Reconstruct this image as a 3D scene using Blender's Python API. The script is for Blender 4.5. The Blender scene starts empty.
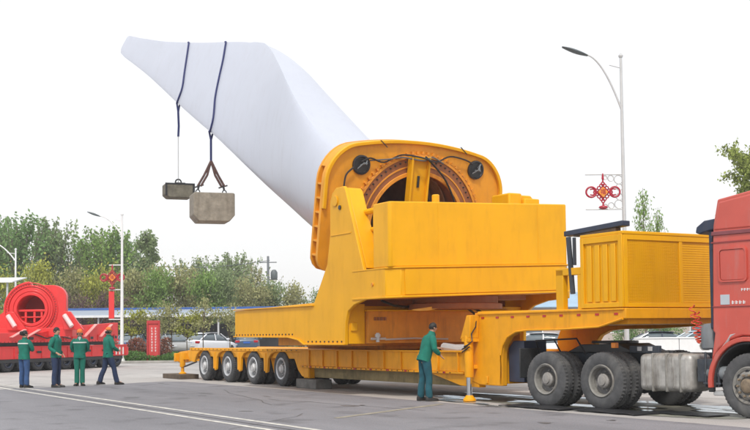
import bpy, bmesh, math, random
from math import sin, cos, pi, radians, atan2, sqrt
from mathutils import Vector, Matrix
random.seed(7)
S = bpy.context.scene
COL = S.collection
# ------------------------------------------------------------------ camera, sky, sun
CAMH = 1.45
cam = bpy.data.cameras.new('camera'); camo = bpy.data.objects.new('camera', cam); COL.objects.link(camo)
S.camera = camo
cam.sensor_width = 36.0; cam.lens = 1150/750*36
cam.clip_start = 0.1; cam.clip_end = 3000
PITCH, ROLL = radians(3.0), radians(0.60)
camo.matrix_world = Matrix.Translation((0, 0, CAMH)) @ Matrix.Rotation(radians(90)+PITCH, 4, 'X') @ Matrix.Rotation(-ROLL, 4, 'Z')
cam.shift_y = (274.73-215)/750
S.render.resolution_x, S.render.resolution_y = 1024, 587
S.render.engine = 'CYCLES'
S.cycles.max_bounces = 6
SUN_EL, SUN_AZ = radians(51), radians(-6)      # azimuth: to the right of straight behind the camera
W = bpy.data.worlds.new('World'); S.world = W; W.use_nodes = True
nt = W.node_tree; bg = nt.nodes['Background']
sky = nt.nodes.new('ShaderNodeTexSky'); sky.sky_type = 'NISHITA'; sky.sun_disc = False
sky.sun_elevation = SUN_EL; sky.sun_rotation = pi-SUN_AZ; sky.dust_density = 4.0; sky.air_density = 1.2; sky.ozone_density = 1
mixw = nt.nodes.new('ShaderNodeMix'); mixw.data_type = 'RGBA'; mixw.inputs[0].default_value = 0.80
nt.links.new(sky.outputs[0], mixw.inputs[6]); mixw.inputs[7].default_value = (8.75, 8.7, 8.75, 1)
nt.links.new(mixw.outputs[2], bg.inputs[0]); bg.inputs[1].default_value = 0.116
sl = bpy.data.lights.new('sun', 'SUN'); sl.energy = 1.9; sl.angle = radians(7); sl.color = (1, .95, .86)
so = bpy.data.objects.new('sun', sl); COL.objects.link(so)
sd = Vector((sin(SUN_AZ)*cos(SUN_EL), -cos(SUN_AZ)*cos(SUN_EL), sin(SUN_EL)))
so.rotation_euler = (-sd).to_track_quat('-Z', 'Y').to_euler(); so.location = (0, 0, 60)
S.view_settings.view_transform = 'Standard'; S.view_settings.look = 'None'; S.view_settings.exposure = 0.27; S.view_settings.gamma = 1

# ------------------------------------------------------------------ materials
MATS = {}
def mat(name, c, rough=.5, metal=0., var=.12, scale=2.5, bump=0., bscale=40, dirt=0., dcol=(.12, .10, .07), coat=0., island=0., zdirt=None, hue=None, spec=.5):
    if name in MATS: return MATS[name]
    m = bpy.data.materials.new(name); m.use_nodes = True; n = m.node_tree; N = n.nodes; L = n.links
    b = N['Principled BSDF']; b.inputs['Roughness'].default_value = rough; b.inputs['Metallic'].default_value = metal
    b.inputs['Coat Weight'].default_value = coat; b.inputs['Coat Roughness'].default_value = .15
    b.inputs['Specular IOR Level'].default_value = spec
    tc = N.new('ShaderNodeTexCoord')
    no = N.new('ShaderNodeTexNoise'); no.inputs['Scale'].default_value = scale; no.inputs['Detail'].default_value = 6; no.inputs['Roughness'].default_value = .6
    L.new(tc.outputs['Object'], no.inputs['Vector'])
    mp = N.new('ShaderNodeMapRange'); mp.inputs[1].default_value = .3; mp.inputs[2].default_value = .7
    mp.inputs[3].default_value = 1-var; mp.inputs[4].default_value = 1+var; L.new(no.outputs[0], mp.inputs[0])
    mul = N.new('ShaderNodeMix'); mul.data_type = 'RGBA'; mul.blend_type = 'MULTIPLY'; mul.inputs[0].default_value = 1
    mul.inputs[6].default_value = (*c, 1); L.new(mp.outputs[0], mul.inputs[7])
    out = mul.outputs[2]
    if hue:
        n3 = N.new('ShaderNodeTexNoise'); n3.inputs['Scale'].default_value = scale*.35; L.new(tc.outputs['Object'], n3.inputs['Vector'])
        mx = N.new('ShaderNodeMix'); mx.data_type = 'RGBA'; L.new(n3.outputs[0], mx.inputs[0])
        L.new(out, mx.inputs[6]); mx.inputs[7].default_value = (*hue, 1); out = mx.outputs[2]
    if island:
        g = N.new('ShaderNodeNewGeometry'); mi = N.new('ShaderNodeMapRange'); L.new(g.outputs['Random Per Island'], mi.inputs[0])
        mi.inputs[3].default_value = 1-island; mi.inputs[4].default_value = 1+island
        m2 = N.new('ShaderNodeMix'); m2.data_type = 'RGBA'; m2.blend_type = 'MULTIPLY'; m2.inputs[0].default_value = 1
        L.new(out, m2.inputs[6]); L.new(mi.outputs[0], m2.inputs[7]); out = m2.outputs[2]
    if dirt:
        mpn = N.new('ShaderNodeMapping'); mpn.inputs['Scale'].default_value = (3, 3, .5); L.new(tc.outputs['Object'], mpn.inputs[0])
        n2 = N.new('ShaderNodeTexNoise'); n2.inputs['Scale'].default_value = 1.6; n2.inputs['Detail'].default_value = 9; n2.inputs['Roughness'].default_value = .68
        L.new(mpn.outputs[0], n2.inputs['Vector'])
        r2 = N.new('ShaderNodeMapRange'); r2.inputs[1].default_value = .5; r2.inputs[2].default_value = .75; r2.inputs[3].default_value = 0; r2.inputs[4].default_value = dirt
        L.new(n2.outputs[0], r2.inputs[0])
        m3 = N.new('ShaderNodeMix'); m3.data_type = 'RGBA'; L.new(r2.outputs[0], m3.inputs[0]); L.new(out, m3.inputs[6]); m3.inputs[7].default_value = (*dcol, 1)
        out = m3.outputs[2]
        rr = N.new('ShaderNodeMapRange'); rr.inputs[3].default_value = rough; rr.inputs[4].default_value = min(1, rough+.35); L.new(r2.outputs[0], rr.inputs[0]); L.new(rr.outputs[0], b.inputs['Roughness'])
    L.new(out, b.inputs['Base Color'])
    if bump:
        nb = N.new('ShaderNodeTexNoise'); nb.inputs['Scale'].default_value = bscale; nb.inputs['Detail'].default_value = 5; L.new(tc.outputs['Object'], nb.inputs['Vector'])
        bp = N.new('ShaderNodeBump'); bp.inputs['Strength'].default_value = bump; bp.inputs['Distance'].default_value = .02
        L.new(nb.outputs[0], bp.inputs['Height']); L.new(bp.outputs[0], b.inputs['Normal'])
    MATS[name] = m; return m

YEL = mat('yellow_paint', (.78, .385, .001), .42, var=.07, scale=.9, dirt=.24, dcol=(.42, .165, .015), bump=.05, bscale=3, coat=.0, spec=.3)
YEL2 = mat('yellow_paint_trailer', (.80, .35, .003), .5, spec=.35, var=.10, scale=1.5, dirt=.42, dcol=(.32, .14, .03), bump=.06, bscale=4)
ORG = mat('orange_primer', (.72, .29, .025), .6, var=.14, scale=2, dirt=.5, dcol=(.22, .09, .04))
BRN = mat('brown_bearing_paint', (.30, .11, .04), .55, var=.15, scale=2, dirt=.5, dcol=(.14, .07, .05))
GRIM = mat('grimy_beam', (.24, .19, .09), .8, var=.3, scale=3, dirt=.6, dcol=(.09, .08, .05), bump=.2)
WHT = mat('blade_gelcoat', (.475, .51, .60), .33, var=.03, scale=.4, dirt=.20, dcol=(.38, .37, .39), coat=.15)
BLK = mat('black_rubber', (.028, .030, .034), .75, var=.3, scale=8, bump=.25, dirt=.45, dcol=(.09, .085, .08))
TYR = mat('tyre_rubber', (.055, .058, .064), .8, var=.3, scale=6, bump=.3, bscale=60, dirt=.7, dcol=(.15, .145, .14))
TYD = mat('tyre_rubber_dusty', (.078, .08, .085), .85, var=.3, scale=6, bump=.3, bscale=60, dirt=.6, dcol=(.17, .165, .155))
BLKP = mat('black_paint', (.02, .021, .025), .4, var=.2)
NVY = mat('navy_paint', (.022, .035, .07), .45, var=.25, dirt=.5, dcol=(.07, .07, .08))
CHS = mat('chassis_paint', (.035, .045, .062), .6, var=.3, dirt=.6, dcol=(.12, .115, .10))
RIM = mat('rim_silver', (.55, .57, .60), .4, metal=.4, var=.15, dirt=.35)
RIMD = mat('rim_dusty', (.24, .235, .22), .7, metal=.1, var=.25, scale=8, dirt=.6, dcol=(.16, .13, .10))
DISC = mat('rim_disc_grey', (.17, .17, .175), .7, var=.25, scale=8, dirt=.5, dcol=(.16, .14, .11))
HUBG = mat('hub_grey', (.30, .29, .28), .6, var=.3, scale=8, dirt=.5, dcol=(.15, .12, .09))
HUBR = mat('hub_rusty', (.22, .17, .12), .8, var=.4, scale=9, dirt=.6, dcol=(.30, .22, .12))
CHR = mat('chrome_rod', (.7, .72, .75), .18, metal=1, var=.05)
ALU = mat('tank_aluminium', (.42, .41, .39), .48, metal=.45, var=.25, scale=5, dirt=.95, dcol=(.13, .11, .09), bump=.1, bscale=8)
CABR = mat('cab_red', (.55, .085, .06), .30, var=.09, scale=1.2, dirt=.5, dcol=(.42, .22, .20), coat=.3)
REDP = mat('red_paint', (.70, .028, .030), .4, var=.08, dirt=.25, dcol=(.45, .06, .05), coat=.2)
REDR = mat('reflector_red', (.45, .02, .02), .3, var=.1)
WHTP = mat('white_paint', (.75, .76, .77), .4, var=.05, dirt=.2, dcol=(.45, .45, .43))
GLS = mat('dark_glass', (.10, .13, .15), .08, var=.1, spec=.8)
GALV = mat('galvanised_steel', (.55, .56, .57), .5, metal=.3, var=.08)
GRYP = mat('grey_plastic', (.17, .19, .21), .55, var=.2, dirt=.4)
CONB = mat('concrete_block', (.27, .245, .205), .9, var=.25, scale=4, bump=.6, bscale=14, dirt=.6, dcol=(.13, .115, .09))
CONK = mat('dark_concrete_block', (.15, .14, .11), .9, var=.3, scale=4, bump=.6, bscale=14, dirt=.6, dcol=(.06, .055, .06))
SLNG = mat('brown_sling', (.10, .055, .05), .8, var=.25, scale=10)
STRP = mat('blue_strap', (.014, .022, .11), .7, var=.2, scale=8)
WOOD = mat('old_timber', (.10, .075, .055), .9, var=.35, scale=3, bump=.5, bscale=12)
TIMG = mat('grey_block', (.15, .15, .145), .9, var=.3, scale=4, bump=.4, bscale=12)
KNOT = mat('ornament_red', (.38, .010, .035), .45, var=.15, scale=6)
GOLD = mat('ornament_gold', (.75, .27, .03), .45, var=.15, scale=6)
SKIN = mat('skin', (.48, .27, .185), .6, var=.08, scale=12)
HAIR = mat('black_hair', (.012, .011, .011), .6, var=.3, scale=20, bump=.4)
GRN = mat('work_green', (.004, .145, .105), .85, var=.22, scale=6, bump=.6, bscale=9)
JEAN = mat('blue_jeans', (.030, .075, .19), .9, var=.25, scale=7, bump=.5, bscale=10)
DENIM = mat('dark_trousers', (.018, .034, .085), .9, var=.25, scale=7, bump=.5, bscale=10)
CAPO = mat('orange_cap', (.70, .17, .03), .7, var=.1, scale=8)
SHOE = mat('black_shoe', (.015, .014, .014), .5, var=.2)
STRI = mat('reflective_stripe', (.62, .66, .62), .5, var=.05)

# ------------------------------------------------------------------ mesh helpers
class MB:
    def __init__(s, tf=None): s.v = []; s.f = []; s.tf = tf
    def add(s, vs, fs):
        o = len(s.v); s.v += [tuple(p) for p in vs]; s.f += [tuple(i+o for i in f) for f in fs]; return s
    def box(s, x0, x1, y0, y1, z0, z1):
        return s.add([(x0,y0,z0),(x1,y0,z0),(x1,y1,z0),(x0,y1,z0),(x0,y0,z1),(x1,y0,z1),(x1,y1,z1),(x0,y1,z1)],
                     [(0,3,2,1),(4,5,6,7),(0,1,5,4),(1,2,6,5),(2,3,7,6),(3,0,4,7)])
    def prism(s, poly, axis, a, b):
        P = {'x': lambda p, t: (t, p[0], p[1]), 'y': lambda p, t: (p[0], t, p[1]), 'z': lambda p, t: (p[0], p[1], t)}[axis]
        n = len(poly)
        return s.add([P(p, a) for p in poly]+[P(p, b) for p in poly],
                     [tuple(range(n-1, -1, -1)), tuple(range(n, 2*n))]+[(i, (i+1) % n, n+(i+1) % n, n+i) for i in range(n)])
    def tube(s, pts, r, n=8, cap=True, r2=None):
        pts = [Vector(p) for p in pts]; m = len(pts); rings = []
        up = Vector((0, 0, 1))
        for i, p in enumerate(pts):
            t = (pts[min(i+1, m-1)]-pts[max(i-1, 0)]).normalized()
            a = t.cross(up)
            if a.length < .05: a = t.cross(Vector((1, 0, 0)))
            a.normalize(); b = t.cross(a); rr = r if r2 is None else r+(r2-r)*i/(m-1)
            rings.append([p+a*cos(2*pi*k/n)*rr+b*sin(2*pi*k/n)*rr for k in range(n)])
        vs = [q for R in rings for q in R]
        fs = [(i*n+k, i*n+(k+1) % n, (i+1)*n+(k+1) % n, (i+1)*n+k) for i in range(m-1) for k in range(n)]
        if cap: fs += [tuple(range(n-1, -1, -1)), tuple((m-1)*n+k for k in range(n))]
        return s.add(vs, fs)
    def lathe(s, prof, c=(0, 0, 0), axis='y', n=32, wob=None, cap=True):
        # prof: (radius, height along axis)
        A = {'y': lambda r, h, t: (r*cos(t), h, r*sin(t)), 'x': lambda r, h, t: (h, r*cos(t), r*sin(t)), 'z': lambda r, h, t: (r*cos(t), r*sin(t), h)}[axis]
        vs = []
        for j, (r, h) in enumerate(prof):
            for k in range(n):
                rr = r+(wob(j, k) if wob else 0)
                q = A(rr, h, 2*pi*k/n); vs.append((q[0]+c[0], q[1]+c[1], q[2]+c[2]))
        m = len(prof)
        fs = [(i*n+k, i*n+(k+1) % n, (i+1)*n+(k+1) % n, (i+1)*n+k) for i in range(m-1) for k in range(n)]
        if cap and prof[0][0] > 0: fs.append(tuple(range(n)))
        if cap and prof[-1][0] > 0: fs.append(tuple((m-1)*n+k for k in range(n)))
        return s.add(vs, fs)
    def ring(s, ro, ri, h0, h1, c=(0, 0, 0), axis='y', n=48):
        prof = [(ro, h0), (ro, h1), (ri, h1), (ri, h0), (ro, h0)]
        A = {'y': lambda r, h, t: (r*cos(t), h, r*sin(t)), 'x': lambda r, h, t: (h, r*cos(t), r*sin(t)), 'z': lambda r, h, t: (r*cos(t), r*sin(t), h)}[axis]
        vs = []
        for r, h in prof[:4]:
            for k in range(n):
                q = A(r, h, 2*pi*k/n); vs.append((q[0]+c[0], q[1]+c[1], q[2]+c[2]))
        fs = [(i*n+k, i*n+(k+1) % n, ((i+1) % 4)*n+(k+1) % n, ((i+1) % 4)*n+k) for i in range(4) for k in range(n)]
        return s.add(vs, fs)
    def torus(s, R, r, c, ax, ay, n=24, m=6, a0=0, a1=2*pi):
        ax, ay, c = Vector(ax), Vector(ay), Vector(c); az = ax.cross(ay)
        full = abs(a1-a0-2*pi) < 1e-6; k = n if full else n+1; vs = []
        for i in range(k):
            t = a0+(a1-a0)*i/n; d = ax*cos(t)+ay*sin(t)
            for j in range(m):
                u = 2*pi*j/m; vs.append(c+d*(R+r*cos(u))+az*(r*sin(u)))
        fs = [((i % k)*m+j, ((i+1) % k)*m+j, ((i+1) % k)*m+(j+1) % m, (i % k)*m+(j+1) % m) for i in range(n) for j in range(m)]
        return s.add(vs, fs)
    def build(s, name, m, parent=None, bevel=.012, smooth=True, loc=(0, 0, 0), rot=(0, 0, 0), seg=2):
        me = bpy.data.meshes.new(name)
        vs = [s.tf(p) for p in s.v] if s.tf else s.v
        me.from_pydata([tuple(p) for p in vs], [], s.f); 
        bm = bmesh.new(); bm.from_mesh(me); bmesh.ops.recalc_face_normals(bm, faces=bm.faces); bm.to_mesh(me); bm.free()
        me.materials.append(m)
        if smooth:
            for p in me.polygons: p.use_smooth = True
            me.set_sharp_from_angle(angle=radians(35))
        o = bpy.data.objects.new(name, me); COL.objects.link(o); o.location = loc; o.rotation_euler = rot
        if parent: o.parent = parent
        if bevel:
            b = o.modifiers.new('bevel', 'BEVEL'); b.width = bevel; b.segments = seg; b.limit_method = 'ANGLE'; b.angle_limit = radians(40); b.harden_normals = False
        return o
def thing(name, label, cat, loc=(0, 0, 0), rz=0, group=None):
    o = bpy.data.objects.new(name, None); COL.objects.link(o); o.location = loc; o.rotation_euler = (0, 0, rz); o.empty_display_size = .3
    o['label'] = label; o['category'] = cat
    if group: o['group'] = group
    return o
def tag(o, label=None, cat=None, group=None, kind=None):
    for k, v in (('label', label), ('category', cat), ('group', group), ('kind', kind)):
        if v: o[k] = v
    return o
def copy_tree(o, parent=None):
    c = o.copy(); COL.objects.link(c)
    if parent: c.parent = parent
    for ch in [x for x in COL.objects if x.parent == o]: copy_tree(ch, c)
    return c
def stuff(o): o['kind'] = 'stuff'; return o
def at(px, Z):  # distance along the view, sideways position from the survey of the photo
    return (px-375)/1150*Z

# ------------------------------------------------------------------ frames of reference
TR = dict(loc=(-.8084, 29.8927, 0), rz=-radians(90-30.3))            # lowbed trailer / adapter: x forward, y away from camera
TC = dict(loc=(6.1197, 19.0990, 0), rz=-radians(90-37.6))            # tractor: x forward
RT = dict(loc=(-16.03, 49.17, 0), rz=radians(90-21.2))               # red trailer: x to the rear right
def inframe(F, x, y, z=0):
    c, s = cos(F['rz']), sin(F['rz']); return Vector((F['loc'][0]+x*c-y*s, F['loc'][1]+x*s+y*c, F['loc'][2]+z))

# ------------------------------------------------------------------ ground
def sheet(name, pts, z, m, kind='structure'):
    b = MB(); b.add([(x, y, z) for x, y in pts], [tuple(range(len(pts)))]); o = b.build(name, m, None, bevel=0, smooth=False)
    # make sure it faces up
    if o.data.polygons[0].normal.z < 0: o.data.flip_normals()
    o['kind'] = kind; return o
def ground_mat(name, c, c2, rough, joint=None, stains=.3):
    m = bpy.data.materials.new(name); m.use_nodes = True; N = m.node_tree.nodes; L = m.node_tree.links; b = N['Principled BSDF']
    tc = N.new('ShaderNodeTexCoord')
    mpn = N.new('ShaderNodeMapping'); mpn.inputs['Rotation'].default_value = (0, 0, radians(90-30.3)); L.new(tc.outputs['Object'], mpn.inputs[0])
    n1 = N.new('ShaderNodeTexNoise'); n1.inputs['Scale'].default_value = .22; n1.inputs['Detail'].default_value = 8; n1.inputs['Roughness'].default_value = .62
    st = N.new('ShaderNodeMapping'); st.inputs['Scale'].default_value = (.25, 1.6, 1); L.new(mpn.outputs[0], st.inputs[0]); L.new(st.outputs[0], n1.inputs['Vector'])
    n2 = N.new('ShaderNodeTexNoise'); n2.inputs['Scale'].default_value = 38; n2.inputs['Detail'].default_value = 5; n2.inputs['Roughness'].default_value = .8; L.new(mpn.outputs[0], n2.inputs['Vector'])
    n3 = N.new('ShaderNodeTexNoise'); n3.inputs['Scale'].default_value = 1.1; n3.inputs['Detail'].default_value = 6; L.new(mpn.outputs[0], n3.inputs['Vector'])
    mx = N.new('ShaderNodeMix'); mx.data_type = 'RGBA'; r = N.new('ShaderNodeMapRange'); r.inputs[1].default_value = .35; r.inputs[2].default_value = .65
    L.new(n1.outputs[0], r.inputs[0]); L.new(r.outputs[0], mx.inputs[0]); mx.inputs[6].default_value = (*c, 1); mx.inputs[7].default_value = (*c2, 1)
    g = N.new('ShaderNodeMapRange'); g.inputs[1].default_value = .25; g.inputs[2].default_value = .75; g.inputs[3].default_value = .55; g.inputs[4].default_value = 1.45; L.new(n2.outputs[0], g.inputs[0])
    m1 = N.new('ShaderNodeMix'); m1.data_type = 'RGBA'; m1.blend_type = 'MULTIPLY'; m1.inputs[0].default_value = 1; L.new(mx.outputs[2], m1.inputs[6]); L.new(g.outputs[0], m1.inputs[7])
    s = N.new('ShaderNodeMapRange'); s.inputs[1].default_value = .56; s.inputs[2].default_value = .72; s.inputs[3].default_value = 1; s.inputs[4].default_value = 1-stains; L.new(n3.outputs[0], s.inputs[0])
    m2 = N.new('ShaderNodeMix'); m2.data_type = 'RGBA'; m2.blend_type = 'MULTIPLY'; m2.inputs[0].default_value = 1; L.new(m1.outputs[2], m2.inputs[6]); L.new(s.outputs[0], m2.inputs[7])
    L.new(m2.outputs[2], b.inputs['Base Color']); b.inputs['Roughness'].default_value = rough
    bp = N.new('ShaderNodeBump'); bp.inputs['Strength'].default_value = .5; bp.inputs['Distance'].default_value = .01; L.new(n2.outputs[0], bp.inputs['Height']); L.new(bp.outputs[0], b.inputs['Normal'])
    return m
CON = ground_mat('yard_concrete', (.46, .445, .43), (.33, .32, .315), .85, stains=.3)
DPAV = ground_mat('dark_paving', (.225, .224, .245), (.150, .150, .166), .8, stains=.45)
sheet('ground', [(-1500, -50), (1500, -50), (1500, 2500), (-1500, 2500)], 0, CON)
q = lambda u, v: tuple(inframe(TR, u, v))[:2]
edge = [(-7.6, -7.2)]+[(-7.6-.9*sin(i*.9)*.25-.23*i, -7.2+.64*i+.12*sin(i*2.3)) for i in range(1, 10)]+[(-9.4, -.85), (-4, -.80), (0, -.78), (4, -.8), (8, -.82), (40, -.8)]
sheet('road', [q(u, v) for u, v in edge]+[q(40, -60), q(-30, -60), q(-22, -7.3)], .004, DPAV)  # foreground sheet, darker than the ground, with an uneven left edge
PNT = mat('road_paint', (.52, .51, .47), .8, var=.35, scale=5, dirt=.5, dcol=(.28, .27, .28))
PNTY = mat('road_paint_cream', (.27, .25, .20), .8, var=.35, scale=5, dirt=.7, dcol=(.22, .22, .23))
tag(sheet('road_line', [q(-22, -6.24), q(40, -6.34), q(40, -6.20), q(-22, -6.13)], .008, PNT), kind='structure')
tag(sheet('road_line', [q(-22, -6.83), q(40, -6.90), q(40, -6.76), q(-22, -6.72)], .008, PNT), kind='structure')
tag(sheet('road_line', [q(8.3, -4.8), q(8.5, -4.8), q(6.3, -1.1), q(6.1, -1.1)], .008, PNTY), kind='structure')
DRK = mat('road_joint', (.11, .11, .12), .9, var=.3)
sheet('road_joint', [q(-22, -6.52), q(40, -6.58), q(40, -6.50), q(-22, -6.46)], .008, DRK)

JNT = mat('slab_joint', (.20, .195, .19), .9, var=.3)
for v_ in (4.5, 9.0, 13.5, 18, 22.5, 27, 31.5, 36): sheet('slab_joint', [q(-60, v_), q(30, v_), q(30, v_+.05), q(-60, v_+.05)], .003, JNT)
for u_ in range(-60, 31, 6): sheet('slab_joint', [q(u_, 0), q(u_+.05, 0), q(u_+.05, 36), q(u_, 36)], .002, JNT)
for u_ in (-13.5, -18, -24, -30): sheet('slab_joint', [q(u_, -40), q(u_+.05, -40), q(u_+.05, 0), q(u_, 0)], .002, JNT)
TAR = mat('tar_seam', (.06, .06, .066), .6, var=.3)
R = random.Random(8)
for k_, (u0, v0, du, dv, n_) in enumerate([(-3, -2.2, .9, -.22, 9), (2.0, -3.2, .8, .10, 8), (7.0, -4.6, .5, -.55, 6)]):
    P = [(u0+du*i+R.uniform(-.1, .1), v0+dv*i+R.uniform(-.12, .12)) for i in range(n_)]
    sheet('tar_seam', [q(a, b_-.014) for a, b_ in P]+[q(a, b_+.014) for a, b_ in reversed(P)], .0062, TAR)
# puddles under the tractor
WET = mat('wet_ground', (.055, .06, .045), .07, var=.5, scale=3, spec=.7, bump=.12, bscale=6)
def blob(name, cu, cv, ru, rv, z, m, seed, n=40, amp=.3):
    R = random.Random(seed); ph = [R.uniform(0, 6.28) for _ in range(5)]
    pts = []
    for k in range(n):
        t = 2*pi*k/n; f = 1+sum(amp/(j+1.5)*sin((j+2)*t+ph[j]) for j in range(5)); pts.append(q(cu+ru*f*cos(t), cv+rv*f*sin(t)))
    return sheet(name, pts, z, m)
R = random.Random(42)
for i in range(26):
    cu = R.uniform(4.2, 12.6); cv = R.uniform(.1, 2.6)*(1 if cu < 9 else 1.2)+(.35 if cu > 10 else 0)
    blob('puddle', cu, cv, R.uniform(.35, 1.3), R.uniform(.08, .34), .0085+.0004*i, WET, 60+i, n=28, amp=.42)
for i, (cu, cv, ru, rv) in enumerate([(5.0, -.35, .9, .10), (6.3, -.5, .7, .08), (7.5, -.75, .5, .07)]):
    blob('puddle', cu, cv, ru, rv, .0195+.0004*i, WET, 20+i, amp=.4)
DAMP = mat('damp_ground', (.26, .26, .22), .5, var=.35, scale=2, dirt=.6, dcol=(.10, .10, .09))
blob('damp_patch', 8.6, 1.15, 4.6, 1.35, .0065, DAMP, 5, n=60, amp=.12)

OIL = mat('oil_stain', (.085, .085, .09), .5, var=.4, scale=4)
R = random.Random(12)
for i in range(16):
    blob('oil_stain', R.uniform(-9, 12), R.uniform(-5.5, -1.2), R.uniform(.06, .38), R.uniform(.03, .14), .0066+.0001*i, OIL, 300+i, n=22, amp=.4)
# dark mats beneath the tractor wheels
for i, (u0, u1, v0, w) in enumerate([(7.5, 9.4, -.62, .62), (9.5, 11.2, -.42, .6), (10.9, 12.3, .2, .5)]):
    b = MB(); n = 12; vs = []
    for k in range(n+1):
        u = u0+(u1-u0)*k/n; e = .03*sin(k*1.9+i); zz = .014+.012*abs(sin(k*.7+i))
        vs += [q(u, v0+e)+(zz,), q(u, v0+w+e*.5)+(zz,), q(u, v0+w+e*.5)+(zz+.018,), q(u, v0+e)+(zz+.018,)]
    fs = [(k*4+j, k*4+(j+1) % 4, k*4+4+(j+1) % 4, k*4+4+j) for k in range(n) for j in range(4)]+[(0, 1, 2, 3), (n*4, n*4+1, n*4+2, n*4+3)]
    b.add(vs, fs); o = b.build('rubber_mat', BLKP, None, bevel=0)
    tag(o, ['black rubber mat strip lying before the first rear tractor wheel', 'black rubber mat strip lying under the second rear tractor wheel', 'black rubber mat strip lying beside the silver fuel tank'][i], 'mat', 'rubber mats under the tractor')

# ------------------------------------------------------------------ wheels
def tyre_mb(r, w, ri, lugs=48):
    h = w/2
    prof = [(ri, -h*.80), (ri+.03, -h*.92), (ri+(r-ri)*.45, -h*1.0), (r-.05, -h*.93), (r-.012, -h*.78), (r, -h*.55), (r, -h*.36), (r-.018, -h*.33), (r-.018, -h*.25), (r, -h*.22), (r, -h*.06), (r-.018, -h*.03),
            (r-.018, h*.03), (r, h*.06), (r, h*.22), (r-.018, h*.25), (r-.018, h*.33), (r, h*.36), (r, h*.55), (r-.012, h*.78), (r-.05, h*.93), (ri+(r-ri)*.45, h), (ri+.03, h*.92), (ri, h*.80)]
    n = lugs*2
    def wob(j, k): return -.014 if (j in (3, 4, 5, 6, 17, 18, 19, 20) and k % 2) else 0
    b = MB(); A = lambda r_, h_, t: (r_*cos(t), h_, r_*sin(t)); vs = []
    for j, (rr, hh) in enumerate(prof):
        for k in range(n): vs.append(A(rr+wob(j, k), hh, 2*pi*k/n))
    m = len(prof)
    fs = [(i*n+k, i*n+(k+1) % n, ((i+1) % m)*n+(k+1) % n, ((i+1) % m)*n+k) for i in range(m) for k in range(n)]
    b.add(vs, fs); return b
WHEELPROTO = {}
def make_wheel(parent, key, x, y, r, w, ri, tm, rm, hm, style, dual=0, name='wheel'):
    """y = outer face; wheel extends towards +y"""
    k = (key,)
    if k not in WHEELPROTO:
        tyo = tyre_mb(r, w, ri).build('tyre', tm, None, bevel=0)
        b = MB(); o = -w/2
        if style == 'trailer':
            b.lathe([(ri+.01, o+.02), (ri-.012, o+.0), (ri-.05, o+.02), (ri-.065, o+.14), (ri*.66, o+.17), (ri*.62, o+.17)], n=40, cap=False)
            disc = [(ri-.058, o+.135), (ri*.70, o+.15), (ri*.60, o+.10), (ri*.44, o+.085), (0, o+.085)]
            b.ring(ri+.01, ri-.04, o+.1, w/2-.02, n=40)
        elif style == 'front':
            b.lathe([(ri+.015, o+.03), (ri-.01, o+.0), (ri-.05, o+.02), (ri-.07, o+.06), (ri*.80, o+.02), (ri*.62, o-.015), (ri*.5, o-.01), (ri*.46, o+.02), (0, o+.02)], n=40, cap=False)
            disc = None
            b.ring(ri+.01, ri-.05, o+.1, w/2-.02, n=40)
        else:
            b.lathe([(ri+.015, o+.03), (ri-.005, o+.0), (ri-.035, o+.02), (ri-.05, o+.14), (ri*.78, o+.19)], n=40, cap=False)
            disc = [(ri-.048, o+.145), (ri*.72, o+.185), (ri*.55, o+.19), (0, o+.19)]
            b.ring(ri+.01, ri-.05, o+.1, w/2-.02, n=40)
        b.v = b.v; rr = b.build('rim', rm, None, bevel=0)
        dk = None
        if disc:
            bb_ = MB(); bb_.lathe(disc, n=40, cap=False); dk = bb_.build('rim_disc', DISC, None, bevel=0)
        b = MB()
        if style == 'trailer':
            b.lathe([(ri*.40, o+.10), (ri*.40, o+.03), (ri*.30, o+.01), (ri*.27, o-.01), (0, o-.01)], n=20); nb, rb, yb = 8, ri*.52, o+.10
        elif style == 'front':
            b.lathe([(ri*.38, o+.05), (ri*.38, o-.05), (ri*.30, o-.07), (0, o-.08)], n=20); nb, rb, yb = 10, ri*.58, o-.03
        else:
            b.lathe([(ri*.46, o+.2), (ri*.46, o+.07), (ri*.40, o+.05), (ri*.30, o+.045), (ri*.28, o+.02), (0, o+.015)], n=20); nb, rb, yb = 10, ri*.58, o+.19
        for i in range(nb):
            t = 2*pi*i/nb+.2; b.lathe([(.019, yb+.02), (.019, yb-.03), (.012, yb-.04), (0, yb-.04)], c=(rb*cos(t), 0, rb*sin(t)), n=6)
        hb = b.build('wheel', hm, None, bevel=0)
        b = MB()
        nh = 8
        for i in range(nh):
            t = 2*pi*(i+.5)/nh; rad = ri*.76; yy = {'trailer': o+.14, 'front': o+.010, 'rear': o+.195}[style]
            b.lathe([(ri*.11, yy+.02), (ri*.11, yy-.004), (0, yy-.002)], c=(rad*cos(t), 0, rad*sin(t)), n=10)
        hl = b.build('hand_hole', BLKP, None, bevel=0); stuff(hl)
        WHEELPROTO[k] = (tyo, rr, hb, hl, dk, [0])
    t, rr, hb, hl, dk, cnt = WHEELPROTO[k]
    ob = []
    root = None
    for i, src in enumerate([x_ for x_ in (t, rr, hb, hl, dk) if x_]):
        o = src if cnt[0] == 0 else src.copy()
        if cnt[0]: COL.objects.link(o)
        ob.append(o)
    cnt[0] += 1
    ty, ri_, hu, hh = ob[:4]
    wl = hu; wl.parent = parent; wl.location = (x, y+w/2, r)
    wl.rotation_euler = (0, random.uniform(0, 6.28), 0)
    for o in [ty, ri_, hh]+ob[4:]: o.parent = wl; o.location = (0, 0, 0)
    if dual:
        o = ty.copy(); COL.objects.link(o); o.parent = wl; o.location = (0, w+.05, 0)
    return wl

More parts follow.
